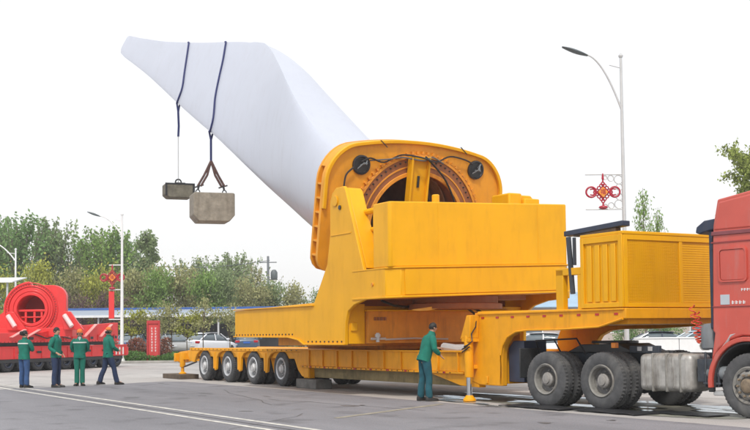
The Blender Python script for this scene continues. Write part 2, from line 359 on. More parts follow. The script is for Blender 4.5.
# ================================================================== LOWBED TRAILER
lt = thing('lowbed_trailer', 'long yellow gooseneck lowbed trailer with four axles carrying the blade adapter', 'trailer', TR['loc'], TR['rz'])
WV = 2.6  # width
for i, x in enumerate((-9.78, -7.82, -5.86, -3.90)):
    make_wheel(lt, 'trl', x+.0, .02, .505, .31, .31, TYR, RIM, GALV, 'trailer', dual=1)
    w = make_wheel(lt, 'trl', x+.0, .02, .505, .31, .31, TYR, RIM, GALV, 'trailer', dual=1); w.location.y = WV-.2; w.rotation_euler[2] = pi
    MB().lathe([(.07, .3), (.07, WV-.3)], c=(x, 0, .5), n=12).build('axle', CHS, lt, bevel=0)
# deck
MB().box(-11.0, -2.55, .10, WV-.10, .80, 1.06).build('rear_deck', YEL2, lt)
b = MB(); b.box(-11.0, -2.5, 0, .10, .995, 1.085); b.build('edge_rail', YEL2, lt)
b = MB(); b.box(-11.0, -2.5, WV-.10, WV, .995, 1.085); b.build('edge_rail', YEL2, lt)
# scalloped fender brackets between wheels
def arch(x0, x1):
    pts = [(x0, 1.0)]
    pts += [(x0, .93)]
    return pts
wx = (-9.25, -7.15, -4.95, -2.95)
gaps = [(-10.45, -9.72), (-8.72, -7.70), (-6.62, -5.48), (-4.42, -3.48), ]
for i, (x0, x1) in enumerate([(-10.9, -10.3), (-9.1, -8.5), (-7.14, -6.54), (-5.18, -4.58), (-3.2, -2.6)]):
    mid = (x0+x1)/2
    if i == 0: poly = [(-11.2, .993), (-11.2, .80), (-10.9, .62), (-10.62, .60), (-10.40, .86), (-10.1, .993)]
    elif i == 4: poly = [(-3.35, .993), (-3.1, .93), (-2.95, .78), (-2.75, .5), (-2.5, .33), (-2.33, .30), (-2.12, .30), (-2.12, .993)]
    else: poly = [(x0-.35, .993), (x0-.05, .93), (mid-.16, .78), (mid-.14, .52), (mid-.02, .36), (mid+.10, .40), (mid+.16, .78), (x1+.05, .93), (x1+.35, .993)]
    MB().prism(poly, 'y', .012, .09).build('fender_bracket', YEL2, lt)
    if 0 < i < 4: MB().box(mid-.10, mid+.02, -.005, .012, .42, .95).build('bracket_rib', YEL2, lt, bevel=.005)
    MB().prism(poly, 'y', WV-.09, WV-.012).build('fender_bracket', YEL2, lt)
    if 0 < i < 4: MB().prism([(mid-.5, .98), (mid-.14, .34), (mid+.12, .40), (mid+.5, .98)], 'y', .35, .40).build('suspension_plate', YEL2, lt)
# lowered mid deck
MB().box(-2.3, 5.95, .12, WV-.12, .95, 1.05).build('mid_deck', YEL2, lt)
for y0, y1 in ((0, .06), (WV-.06, WV)):
    MB().box(-2.55, 5.6, y0, y1, .62, 1.085).build('side_panel', YEL2, lt)
for y0, y1 in ((-.05, 0), (WV, WV+.05)):
    MB().box(-2.5, 5.45, y0, y1, .575, .62).build('side_flange', YEL2, lt, bevel=.006)
    MB().box(-2.52, 5.6, y0, y1, 1.05, 1.085).build('side_flange', YEL2, lt, bevel=.006)
for i in range(10):
    x = -2.0+i*.8; MB().box(x, x+.035, -.045, -.003, .62, 1.05).build('side_rib', YEL2, lt, bevel=.004)
MB().box(-2.25, 5.0, .20, .5, .30, .61).build('lower_beam', GRIM, lt)
MB().box(-2.25, 5.0, WV-.5, WV-.20, .30, .61).build('lower_beam', GRIM, lt)
MB().box(-2.42, -2.1, .03, .22, .28, .61).build('beam_post', YEL2, lt)
MB().prism([(4.0, .575), (5.95, .575), (5.95, .30), (5.25, .32)], 'y', .012, .20).build('front_gusset', YEL2, lt)
MB().prism([(4.0, .575), (5.95, .575), (5.95, .30), (5.25, .32)], 'y', WV-.20, WV-.012).build('front_gusset', YEL2, lt)
# reflectors along the edge
def refl(x, z, y=-.052, w=.10): return MB().box(x, x+w, y-.008, y, z-.02, z+.02).build('reflector', REDR, lt, bevel=0)
for i in range(9): refl(-1.9+i*.82, .60)
b = MB()
for i in range(26): b.lathe([(.014, 0), (.014, -.02), (0, -.02)], c=(-10.8+i*.32, 0, 1.04), n=6)
for i in range(30): b.lathe([(.014, -.05), (.014, -.065), (0, -.065)], c=(-2.3+i*.25, 0, .600), n=6)
stuff(b.build('bolts', BLKP, lt, bevel=0))
# gooseneck
for y0, y1 in ((0, .14), (WV-.14, WV)):
    top = [(5.60, 1.32), (5.95, 1.93), (10.5, 1.895), (10.5, 1.70), (9.86, 1.56), (8.7, 1.52), (7.75, 1.52), (7.35, 1.49), (7.05, 1.38), (6.88, 1.2), (6.82, 1.0), (6.80, .36), (6.0, .36), (5.6, .45)]
    MB().prism(top, 'y', y0, y1).build('gooseneck_side', YEL2, lt, bevel=.02)
MB().box(5.6, 6.74, .14, WV-.14, .40, 1.04).build('gooseneck_box', YEL2, lt)
MB().box(5.95, 6.95, .14, WV-.14, 1.66, 1.885).build('gooseneck_box', YEL2, lt)
MB().box(6.2, 6.26, .14, .9, 1.04, 1.66).build('gooseneck_web', YEL2, lt)
MB().box(6.9, 10.45, .16, WV-.16, 1.60, 1.885).build('gooseneck_deck', YEL2, lt)
MB().box(10.46, 10.56, .002, WV-.002, 1.70, 1.892).build('gooseneck_nose', YEL2, lt)
MB().box(5.9, 10.52, -.03, 0, 1.86, 1.895).build('top_flange', YEL2, lt, bevel=.005)
MB().prism([(7.0, 1.30), (7.35, 1.30), (7.35, .45), (6.83, .45), (6.83, 1.15)], 'y', .16, .75).build('storage_box', NVY, lt)
for i in range(9): refl(6.1+i*.52, 1.79, -.001)
MB().box(6.25, 6.32, -.03, 0, .40, .55).build('hook', YEL2, lt)
# curved lip of the arch
b = MB(); b.tube([(6.78, -.02, .40), (6.80, -.02, 1.0), (6.86, -.02, 1.2), (7.03, -.02, 1.38), (7.33, -.02, 1.49), (7.75, -.02, 1.52), (8.7, -.02, 1.52), (9.86, -.02, 1.56), (10.5, -.02, 1.70)], .022, 6)
b.build('arch_lip', YEL2, lt, bevel=0)
# outrigger leg
b = MB(); b.lathe([(.095, .52), (.10, .56), (.10, 1.36), (.085, 1.42), (0, 1.42)], c=(5.84, -.16, 0), axis='z', n=20); b.box(5.70, 5.98, -.25, .02, 1.28, 1.36); b.box(5.76, 5.92, -.08, .02, .7, .78)
b.build('landing_leg', YEL2, lt, bevel=.008)
MB().lathe([(.062, .14), (.062, .53)], c=(5.84, -.16, 0), axis='z', n=16).build('piston_rod', CHR, lt, bevel=0)
MB().lathe([(.14, .012), (.14, .05), (.07, .14), (0, .14)], c=(5.84, -.16, 0), axis='z', n=16).build('leg_foot', YEL2, lt, bevel=.005)
MB().prism([(5.62, 1.32), (5.70, 1.36), (5.98, 1.36), (6.02, 1.85), (5.88, 1.85)], 'y', -.24, 0).build('leg_bracket', YEL2, lt)
b = MB(); b.tube([(5.98, -.05, 1.78), (6.05, -.12, 1.6), (6.0, -.20, 1.45), (6.06, -.22, 1.3), (5.95, -.26, 1.22), (5.82, -.27, 1.18)], .014, 6); b.tube([(5.74, -.27, 1.12), (5.86, -.28, 1.16), (5.98, -.24, 1.24)], .014, 6)
b.tube([(5.74, -.27, 1.06), (5.86, -.28, 1.10), (5.98, -.24, 1.18)], .014, 6)
b.build('hydraulic_hose', BLKP, lt, bevel=0)
b = MB(); b.tube([(4.2, .3, 1.16), (4.9, .28, 1.10), (5.6, .3, 1.16)], .10, 10); b.build('hydraulic_pipe', GALV, lt, bevel=0)
# tail frame with jack
MB().prism([(-11.0, .995), (-11.9, .98), (-12.75, .93), (-12.9, .90), (-12.9, .55), (-12.2, .56), (-11.6, .62), (-11.0, .72)], 'y', .3, .40).build('tail_beam', YEL2, lt)
MB().prism([(-11.0, .995), (-11.9, .98), (-12.75, .93), (-12.9, .90), (-12.9, .55), (-12.2, .56), (-11.6, .62), (-11.0, .72)], 'y', WV-.40, WV-.3).build('tail_beam', YEL2, lt)
MB().box(-12.95, -12.8, .15, WV-.15, .58, .88).build('tail_crossbar', YEL2, lt)
MB().box(-11.9, -11.75, .40, WV-.40, .68, .88).build('tail_crossbar', YEL2, lt)
b = MB(); b.lathe([(.09, .40), (.10, .43), (.10, .90), (0, .9)], c=(-12.0, .12, 0), axis='z', n=16); b.box(-12.15, -11.85, .1, .32, .66, .9); b.build('rear_jack', YEL2, lt, bevel=.008)
MB().lathe([(.13, .165), (.13, .20), (.06, .24), (.055, .42)], c=(-12.0, .12, 0), axis='z', n=16).build('jack_foot', YEL2, lt, bevel=.004)
b = MB()
b.tube([(-11.9, .15, .42), (-11.4, .15, .50), (-10.9, .2, .60)], .03, 6); b.build('jack_brace', CHS, lt, bevel=0)
MB().box(-12.955, -12.95, .35, .6, .68, .8).build('tail_lamp', REDR, lt, bevel=.002)
MB().box(-12.955, -12.95, WV-.6, WV-.35, .68, .8).build('tail_lamp', REDR, lt, bevel=.002)
# power unit on the gooseneck
MB().box(9.38, 10.47, .03, WV-.03, 1.905, 3.25).build('power_unit_body', YEL, lt, bevel=.02)
b = MB(); b.box(9.34, 10.52, 0, WV, 3.24, 3.30); b.build('power_unit_lid', YEL, lt, bevel=.012)
b = MB(); b.box(9.35, 9.44, -.012, .03, 1.91, 3.24); b.box(10.40, 10.505, -.012, .03, 1.91, 3.24); b.box(9.44, 10.40, -.012, .03, 3.12, 3.24); b.box(9.44, 10.40, -.012, .03, 1.91, 2.0)
b.build('door_frame', YEL, lt, bevel=.008)
for k in range(4):
    x = 9.52+k*.22; MB().box(x, x+.13, .002, .022, 2.02, 3.08).build('door_corrugation', YEL, lt, bevel=.018)
b = MB(); b.box(10.475, 10.51, .03, .12, 1.91, 3.24); b.box(10.475, 10.51, WV-.12, WV-.03, 1.91, 3.24); b.box(10.475, 10.51, .12, WV-.12, 3.14, 3.24); b.box(10.475, 10.51, .12, WV-.12, 1.91, 1.99); b.box(10.475, 10.506, 1.42, 1.50, 1.99, 3.14)
b.build('grille_frame', YEL, lt, bevel=.006)
b = MB()
for k in range(42):
    z = 2.0+k*.0272; b.box(10.470, 10.488, .12, 1.42, z, z+.018)
for k in range(44):
    y = .13+k*.0295; b.box(10.470, 10.485, y, y+.014, 1.99, 3.14)
stuff(b.build('grille_mesh', YEL, lt, bevel=0))
b = MB()
for k in range(26):
    z = 2.0+k*.044; b.box(10.470, 10.480, 1.50, WV-.12, z, z+.038)
stuff(b.build('grille_slats', YEL, lt, bevel=0))
MB().box(10.50, 10.53, .9, 1.25, 1.77, 1.80).build('nose_handle', BLKP, lt, bevel=.003)
# bracket frame behind the power unit
b = MB(); b.box(8.58, 8.80, 0.02, .14, 1.897, 2.68); b.box(8.58, 9.36, 0.02, .14, 2.56, 2.70); b.box(9.22, 9.36, 0.02, .14, 1.897, 2.56)
b.build('bracket_frame', YEL, lt, bevel=.01)
b = MB(); b.box(8.58, 8.80, WV-.14, WV-.02, 1.90, 2.68); b.box(8.58, 9.36, WV-.14, WV-.02, 2.56, 2.70); b.build('bracket_frame', YEL, lt, bevel=.01)
MB().box(8.9, 9.2, .5, WV-.5, 1.90, 3.3).build('engine_unit', CHS, lt)
b = MB(); b.tube([(8.95, .05, 3.30), (9.05, .05, 2.2)], .05, 8); b.tube([(9.12, .05, 3.28), (9.12, .05, 2.75)], .035, 8)
b.build('exhaust_pipe', CHS, lt, bevel=0)
MB().prism([(8.75, 3.33), (10.4, 3.40), (10.4, 3.50), (8.75, 3.43)], 'y', .10, .30).build('tool_beam', NVY, lt)
MB().prism([(9.0, 3.305), (10.2, 3.305), (10.2, 3.39), (9.0, 3.34)], 'y', .12, .26).build('beam_chock', WOOD, lt)

# timber and block under the trailer
blk = MB().box(-2.75, -1.55, -.05, .45, .0, .26).build('support_block', TIMG, None, bevel=.02, loc=TR['loc'], rot=(0, 0, TR['rz']))
tag(blk, 'grey timber block wedged on the road under the middle of the yellow trailer', 'block')
blk = MB().box(-13.0, -11.3, -.25, .45, .0, .165).build('jack_block', WOOD, None, bevel=.015, loc=TR['loc'], rot=(0, 0, TR['rz']))
tag(blk, 'flat dark timber lying under the rear jack of the yellow trailer', 'block')

# ================================================================== BLADE ADAPTER (turret)
ad = thing('blade_adapter', 'huge yellow slewing blade adapter with ring bearing and counterweight on the lowbed trailer', 'blade adapter', inframe(TR, 0, 0, 0), TR['rz'])
V0, V1 = -1.2, 4.2
PHI = radians(21.7)
for y0, y1 in ((V0, V0+.09), (V1-.09, V1)):
    sp = [(-4.34, 1.43), (-.76, 1.40), (-.2, 1.33), (.1, 1.22), (2.21, 1.22), (2.24, 1.75), (2.36, 2.02), (2.65, 2.16), (3.19, 2.27), (4.0, 2.31), (4.03, 2.95), (3.64, 2.965), (3.15, 2.93), (2.28, 4.95), (2.2, 5.02), (1.83, 5.02), (1.62, 4.9), (1.51, 4.7), (1.5, 3.9), (1.33, 3.18), (.62, 2.27), (-4.34, 2.18)]
    MB().prism(sp, 'y', y0, y1).build('side_plate', YEL, ad, bevel=.015)
# arm boxes
for y0, y1 in ((V0+.09, V0+.50), (V1-.50, V1-.09)):
    MB().prism([(1.55, 3.0), (3.13, 3.0), (2.26, 4.93), (2.18, 4.99), (1.85, 4.99), (1.66, 4.88), (1.56, 4.65)], 'y', y0, y1).build('pivot_arm', YEL, ad, bevel=.02)
for y0, y1 in ((V0-.03, V0), (V1, V1+.03)):
    MB().lathe([(.13, y0), (.13, y1), ], c=(1.80, 0, 4.70), n=24).build('pivot_pin', YEL, ad, bevel=.006)
    MB().lathe([(.055, y0), (.055, y1)], c=(2.03, 0, 4.52), n=12).build('pin_hole', BLKP, ad, bevel=0)
    MB().lathe([(.04, y0), (.04, y1)], c=(3.55, 0, 2.60), n=10).build('plate_pin', ORG, ad, bevel=0)
MB().box(1.55, 2.55, V0-.014, V0, 3.86, 3.89).build('weld_strip', YEL, ad, bevel=.004)
MB().box(-4.34, .62, V0-.05, V0, 2.19, 2.22).build('top_flange', YEL, ad, bevel=.005)
MB().prism([(-4.34, 1.43), (-.76, 1.40), (-.2, 1.33), (.1, 1.22), (2.21, 1.22), (2.21, 1.25), (.12, 1.25), (-.18, 1.36), (-.76, 1.43), (-4.34, 1.46)], 'y', V0-.06, V0).build('bottom_flange', YEL, ad, bevel=.005)
b = MB()
for i in range(19): 
    x = -4.2+i*.2; z = 1.49; b.lathe([(.022, V0), (.022, V0-.02), (0, V0-.02)], c=(x, 0, z), n=6)
for i in range(9): b.lathe([(.022, V0), (.022, V0-.02), (0, V0-.02)], c=(.3+i*.22, 0, 1.30), n=6)
stuff(b.build('bolts', BLKP, ad, bevel=0))
MB().box(-4.3, 2.15, V0+.1, V1-.1, 1.45, 2.15).build('base_box', YEL, ad)
MB().box(-2.6, 1.6, .25, 2.3, 1.09, 1.20).build('slew_base', ORG, ad)
MB().box(-2.2, 1.9, V0+.35, V1-.35, 1.19, 1.43).build('base_keel', ORG, ad)
MB().box(2.15, 2.20, V0+.10, V0+.56, 1.24, 2.2).build('leg_front', YEL, ad)
# inner front wall and the dim recess
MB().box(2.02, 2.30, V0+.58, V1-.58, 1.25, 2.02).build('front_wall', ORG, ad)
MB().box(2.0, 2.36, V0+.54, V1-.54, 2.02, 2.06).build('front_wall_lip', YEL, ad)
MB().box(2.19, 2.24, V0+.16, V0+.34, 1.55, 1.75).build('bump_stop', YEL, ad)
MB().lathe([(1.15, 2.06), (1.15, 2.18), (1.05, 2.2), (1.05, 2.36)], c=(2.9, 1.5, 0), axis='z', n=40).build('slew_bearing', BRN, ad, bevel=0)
b = MB(); 
for k in range(4): b.box(2.30, 2.33, V0+.75+.09*k, V0+.81+.09*k, 1.80, 1.88)
stuff(b.build('vent_slot', BRN, ad, bevel=0))
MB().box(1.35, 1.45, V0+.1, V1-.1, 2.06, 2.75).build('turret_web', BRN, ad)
# hoses in the recess
for k, pts in enumerate([[(2.4, -.3, 2.28), (2.5, 0, 2.15), (2.5, .35, 2.12), (2.45, .8, 2.2), (2.4, 1.1, 2.3)], [(2.4, 1.9, 2.3), (2.55, 2.1, 2.1), (2.6, 2.3, 1.95)], [(2.45, 2.0, 2.3), (2.6, 2.2, 2.12), (2.65, 2.45, 2.0)], [(2.35, 1.0, 2.1), (2.4, 1.3, 2.17), (2.4, 1.7, 2.25)]]):
    MB().tube(pts, .03, 8).build('hydraulic_hose', BLKP, ad, bevel=0)
b = MB(); b.add([(2.55+.05*sin(pi*k/12), .45+1.05*k/12, 2.06+.13*(k/12)**2-.03*sin(pi*k/12)+dz) for dz in (0, .0) for k in range(13)], [])
b = MB(); n = 12; vs = []
for k in range(n+1):
    t = k/n; wd = .075*sin(pi*min(1, t+.03))**.6; zc = 2.03+.25*t**2.2; vs += [(3.4, -.06+1.27*t, zc-wd*.5), (3.4, -.06+1.27*t, zc+wd*.5), (3.43, -.06+1.27*t, zc+wd*.5), (3.43, -.06+1.27*t, zc-wd*.5)]
b.add(vs, [(k*4+j, k*4+(j+1) % 4, k*4+4+(j+1) % 4, k*4+4+j) for k in range(n) for j in range(4)]); b.build('hose_guard', mat('yellow_paint_lit', (.85, .55, .10), .4), ad, bevel=0)  # guard colour raised to stand for the light it catches
b = MB(); b.tube([(2.42, -.42, 1.28), (2.42, -.42, 1.5)], .045, 8); b.tube([(2.42, -.6, 1.36), (2.42, -.2, 1.36)], .03, 8); b.tube([(2.42, -.2, 1.34), (2.42, .6, 1.36), (2.42, 1.6, 1.33)], .022, 8)
b.lathe([(.07, 1.40), (.07, 1.47)], c=(2.42, -.42, 0), axis='z', n=10)
b.build('valve', GALV, ad, bevel=0)
# counterweight (slightly out of level, as in the photo)
tl = lambda p: (p[0], p[1], p[2]+.034*(p[1]+1.2))
def chamf(x0, x1, c, y0=V0, y1=3.98): return [(x0, y0), (x1-c, y0), (x1, y0+c), (x1, y1-c), (x1-c, y1), (x0, y1)]
b = MB(tl); b.prism(chamf(3.55, 4.28, .05, V0+.02, 3.93), 'z', 2.96, 4.44); b.build('counterweight', YEL, ad, bevel=.03, seg=3)
b = MB(tl); b.prism(chamf(2.6, 4.36, .26, V0+.003, 4.05), 'z', 2.31, 2.935); b.build('counterweight_base', YEL, ad, bevel=.02)
b = MB(tl); b.prism(chamf(2.6, 4.40, .27, V0-.01, 4.08), 'z', 2.93, 2.962); b.build('counterweight_seam', YEL, ad, bevel=.006)
b = MB(tl); b.prism(chamf(2.6, 4.42, .27, V0-.02, 4.10), 'z', 2.27, 2.315); b.build('counterweight_flange', YEL, ad, bevel=.008)
b = MB(tl); b.box(4.355, 4.385, -.84, 3.75, 2.335, 2.90); b.build('counterweight_panel', YEL, ad, bevel=.006)
for y_ in (.12, 3.0): MB(tl).box(4.275, 4.284, y_, y_+.012, 3.0, 4.40).build('weld_seam', YEL, ad, bevel=0)
b = MB(tl); b.box(2.5, 3.6, V0+.6, 3.4, 2.4, 3.6); b.build('counterweight_core', BRN, ad)
b = MB(tl); b.lathe([(.09, 4.44), (.09, 4.62), (.07, 4.64), (0, 4.64)], c=(4.0, .25, 0), axis='z', n=14); b.build('lifting_post', YEL, ad, bevel=.006)
b = MB(); b.box(2.75, 3.5, 2.75, 3.15, 4.3, 4.93); b.build('cylinder_mount', YEL, ad, bevel=.04)
b = MB(); b.box(2.9, 3.6, 3.15, 3.62, 4.3, 4.80); b.prism([(3.15, 4.80), (3.6, 4.80), (3.5, 4.9), (3.2, 4.9)], 'x', 3.0, 3.4); b.build('cylinder_mount', YEL, ad, bevel=.03)
MB().tube([(2.4, V0+.45, 4.38), (3.7, V0+.45, 4.40)], .07, 10).build('guard_rail', YEL, ad, bevel=0)
MB().tube([(2.4, V0+.5, 3.95), (3.6, V0+.5, 3.95)], .06, 10).build('guard_rail', YEL, ad, bevel=0)
b = MB()
b.tube([(2.9, V0+.46, 4.38), (2.9, V0+.46, 3.2)], .05, 8); b.build('guard_rail', YEL, ad, bevel=0)
MB().box(1.9, 3.0, -.6, 3.6, 2.3, 3.3).build('turret_core', BRN, ad)
# ---- flange frame (tilted plane)
FC = (.9, 1.5, 4.6)
def ft(p):  # p = (across, up, out)
    return (FC[0]+p[1]*sin(PHF)+p[2]*cos(PHF), FC[1]+.1+p[0], FC[2]+p[1]*cos(PHF)-p[2]*sin(PHF))
PHF = radians(11)
RC = (.10, -.38)
def outline(t, g=0):
    # distance from ring centre to rounded outline at angle t
    x, y = cos(t), sin(t); hw, top, bot = 2.72-g, 1.80-g, -1.60+g
    lo, hi = 0, 6
    def inside(X, Y):
        tp = top+.09-.055*(X+.1)**2
        cr = .80-g*.5
        cx = hw-cr
        if abs(X) > hw or Y > tp or Y < bot: return False
        if abs(X) > cx and Y > tp-cr: return (abs(X)-cx)**2+(Y-(tp-cr))**2 <= cr*cr
        if abs(X) > hw-.4 and Y < bot+.4: return (abs(X)-hw+.4)**2+(Y-bot-.4)**2 <= .16
        return True
    for _ in range(30):
        m = (lo+hi)/2
        if inside(RC[0]+x*m, RC[1]+y*m): lo = m
        else: hi = m
    return lo
def plate(ro, ri, n0, n1, a0=0, a1=2*pi, n=120):
    full = a1-a0 > 6.28; k = n if full else n+1; vs = []
    for i in range(k):
        t = a0+(a1-a0)*i/n; A = ro(t); B = ri(t)
        for r, z in ((A, n0), (A, n1), (B, n1), (B, n0)): vs.append((RC[0]+r*cos(t), RC[1]+r*sin(t), z))
    fs = [(i*4+j, ((i+1) % k)*4+j, ((i+1) % k)*4+(j+1) % 4, i*4+(j+1) % 4) for i in range(n) for j in range(4)]
    if not full: fs += [(0, 1, 2, 3), (n*4+3, n*4+2, n*4+1, n*4)]
    return MB(ft).add(vs, fs)
FRM = mat('frame_paint', (.76, .32, .012), .5, var=.10, scale=1.2, dirt=.45, dcol=(.42, .17, .05))
plate(lambda t: outline(t), lambda t: 1.93, -.12, 0).build('flange_frame', FRM, ad, bevel=.02)
plate(lambda t: outline(t), lambda t: 1.93, -.42, -.34).build('flange_back', FRM, ad, bevel=.015)
plate(lambda t: outline(t, .22), lambda t: 1.94, -.34, -.12).build('flange_web', FRM, ad, bevel=0)
plate(lambda t: outline(t, .01), lambda t: outline(t, .21), -.34, -.12, radians(15), radians(152)).build('flange_cover', FRM, ad, bevel=0)
plate(lambda t: outline(t), lambda t: outline(t, .09), 0, .10, radians(8), radians(172)).build('flange_rim', YEL, ad, bevel=.015)
for k in range(7):
    qv = .60-k*.36
    if k > 5: continue
    MB(ft).box(-2.71, -2.5, qv, qv+.05, -.34, -.12).build('frame_rib', FRM, ad, bevel=.004)
    if k < 5: MB(ft).box(2.5, 2.71, qv, qv+.05, -.34, -.12).build('frame_rib', FRM, ad, bevel=.004)
AR = (radians(-38), radians(218))
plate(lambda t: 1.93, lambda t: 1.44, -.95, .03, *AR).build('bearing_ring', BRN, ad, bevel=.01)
plate(lambda t: 1.50, lambda t: 1.40, -.02, .06, *AR).build('inner_lip', ORG, ad, bevel=.01)
plate(lambda t: 1.93, lambda t: 1.86, .03, .06, *AR).build('bearing_rim', ORG, ad, bevel=.004)
plate(lambda t: 1.66, lambda t: 1.62, .03, .045, *AR).build('bearing_seam', ORG, ad, bevel=.004)
b = MB(ft)
for k in range(54):
    t = radians(-36+4.67*k); c_, s_ = cos(t), sin(t)
    pts = [(1.94, -.035), (2.01, -.022), (2.01, .022), (1.94, .035)]
    P = [(RC[0]+r*c_-w_*s_, RC[1]+r*s_+w_*c_) for r, w_ in pts]
    b.add([(*p, .001) for p in P]+[(*p, .07) for p in P], [(3, 2, 1, 0), (4, 5, 6, 7)]+[(i, (i+1) % 4, 4+(i+1) % 4, 4+i) for i in range(4)])
stuff(b.build('ring_teeth', ORG, ad, bevel=0))
b = MB(ft)
for k in range(50):
    t = radians(-36+5.1*k); b.lathe([(.022, .03), (.022, .065), (0, .065)], c=(RC[0]+1.78*cos(t), RC[1]+1.78*sin(t), 0), axis='z', n=6)
stuff(b.build('ring_bolts', BLKP, ad, bevel=0))
b = MB(ft); b.box(-.36, -.31, -1.5, 1.50, .07, .30); b.box(.15, .20, -1.5, 1.50, .07, .30); b.box(-.31, .15, -1.5, 1.50, .07, .20); b.box(-.31, .15, 1.42, 1.50, .20, .30)
b.build('centre_post', YEL, ad, bevel=.008)
b = MB(ft); b.box(-.12, -.06, .7, 1.0, .20, .24); b.build('post_handle', BLKP, ad, bevel=.006)
for i, (p_, q_) in enumerate(((-1.70, 1.17), (1.81, 1.26))):
    b = MB(ft); b.lathe([(.25, .0), (.25, .05), (.21, .06), (.19, .035), (0, .03)], c=(p_, q_, 0), axis='z', n=28); o = b.build('hose_reel', BLKP, ad, bevel=0)
    b = MB(ft)
    for k in range(3):
        a_ = .3+k*.45+i*1.2; b.tube([(p_-.12+.07*k, q_-.10+.09*k, .07), (p_+.03*k, q_+.05*cos(a_), .15+.02*k), (p_+.15*cos(a_*.5), q_+.16*sin(a_), .08)], .016, 6)
    b.build('coupling', GRYP, ad, bevel=0)
def cable(pts, r=.021, m=BLKP):
    P = [Vector(p) for p in pts]; out = []
    for i in range(len(P)-1):
        p0, p1, p2, p3 = P[max(i-1, 0)], P[i], P[i+1], P[min(i+2, len(P)-1)]
        for k in range(5):
            t = k/5; out.append(.5*((2*p1)+(p2-p0)*t+(2*p0-5*p1+4*p2-p3)*t*t+(3*p1-p0-3*p2+p3)*t**3))
    out.append(P[-1]); MB(ft).tube(out, r, 6).build('cable', m, ad, bevel=0)
cable([(-1.74, 1.25, .1), (-1.5, 1.36, .12), (-1.1, 1.28, .12), (-.6, 1.5, .12), (-.2, 1.48, .42), (.1, 1.42, .42), (.5, 1.40, .15), (.9, 1.56, .12), (1.4, 1.5, .12), (1.65, 1.4, .1)])
cable([(-1.95, 1.1, .1), (-2.15, .9, .1), (-2.2, .6, .12), (-2.2, .35, .1)], .025)
cable([(-.05, 1.5, .42), (.3, 1.3, .3), (.8, .95, .12), (1.1, .5, .12), (1.3, 0, .12)], .028)
cable([(-1.5, 1.30, .1), (-1.0, 1.36, .12), (-.55, 1.44, .14), (-.1, 1.40, .42), (.3, 1.5, .2), (.7, 1.36, .12)], .02, mat('grey_hose', (.12, .12, .12), .5))
for x_ in (-1.25, 1.2): MB(ft).prism([(x_, 1.83), (x_+.03, 1.83), (x_+.24, 1.66), (x_+.21, 1.66)], 'z', .09, .112).build('rim_joint', BLKP, ad, bevel=0)

# ================================================================== BLADE
BCu, BCv, BCz = FC[0]-.32*sin(PHI), FC[1]+.05, FC[2]-.32*cos(PHI)
# s, top edge, low edge, ridge e, ridge n, thickness behind
TAB = [(.5, 1.4, -1.44, .72, 1.22, 1.4), (1.2, 1.38, -1.47, .74, 1.26, 1.4), (2, 1.40, -1.52, .82, 1.32, 1.38), (4, 1.56, -1.467, 1.04, 1.4, 1.33), (6, 1.926, -1.326, 1.48, 1.38, 1.22), (8, 2.328, -1.181, 1.98, 1.2, 1.05), (10, 2.728, -1.006, 2.50, .9, .9),
       (12, 2.966, -.826, 2.88, .5, .75), (13.2, 2.93, -.721, 2.91, .34, .68), (14, 2.82, -.661, 2.81, .26, .6), (16, 2.52, -.534, 2.51, .2, .5), (18, 2.159, -.382, 2.149, .15, .4), (20, 1.834, -.208, 1.824, .12, .3), (22, 1.536, -.048, 1.526, .08, .22), (24, 1.31, .061, 1.3, .06, .16), (25.6, 1.15, .13, 1.14, .04, .12), (26.4, 1.08, .22, 1.07, .03, .09), (26.6, 1.0, .36, .99, .02, .06)]
def crl(P, i, t):
    n = len(P); p0, p1, p2, p3 = P[(i-1) % n], P[i % n], P[(i+1) % n], P[(i+2) % n]
    return tuple(.5*((2*p1[k])+(p2[k]-p0[k])*t+(2*p0[k]-5*p1[k]+4*p2[k]-p3[k])*t*t+(3*p1[k]-p0[k]-3*p2[k]+p3[k])*t**3) for k in range(len(p1)))
def tab(s):
    for i in range(len(TAB)-1):
        if TAB[i][0] <= s <= TAB[i+1][0]+1e-9:
            t = (s-TAB[i][0])/(TAB[i+1][0]-TAB[i][0])
            idx = [max(i-1, 0), i, i+1, min(i+2, len(TAB)-1)]
            P = [TAB[j] for j in idx]
            return [.5*((2*P[1][k])+(P[2][k]-P[0][k])*t+(2*P[0][k]-5*P[1][k]+4*P[2][k]-P[3][k])*t*t+(3*P[1][k]-P[0][k]-3*P[2][k]+P[3][k])*t**3) for k in range(1, 6)]
    return list(TAB[-1][1:])
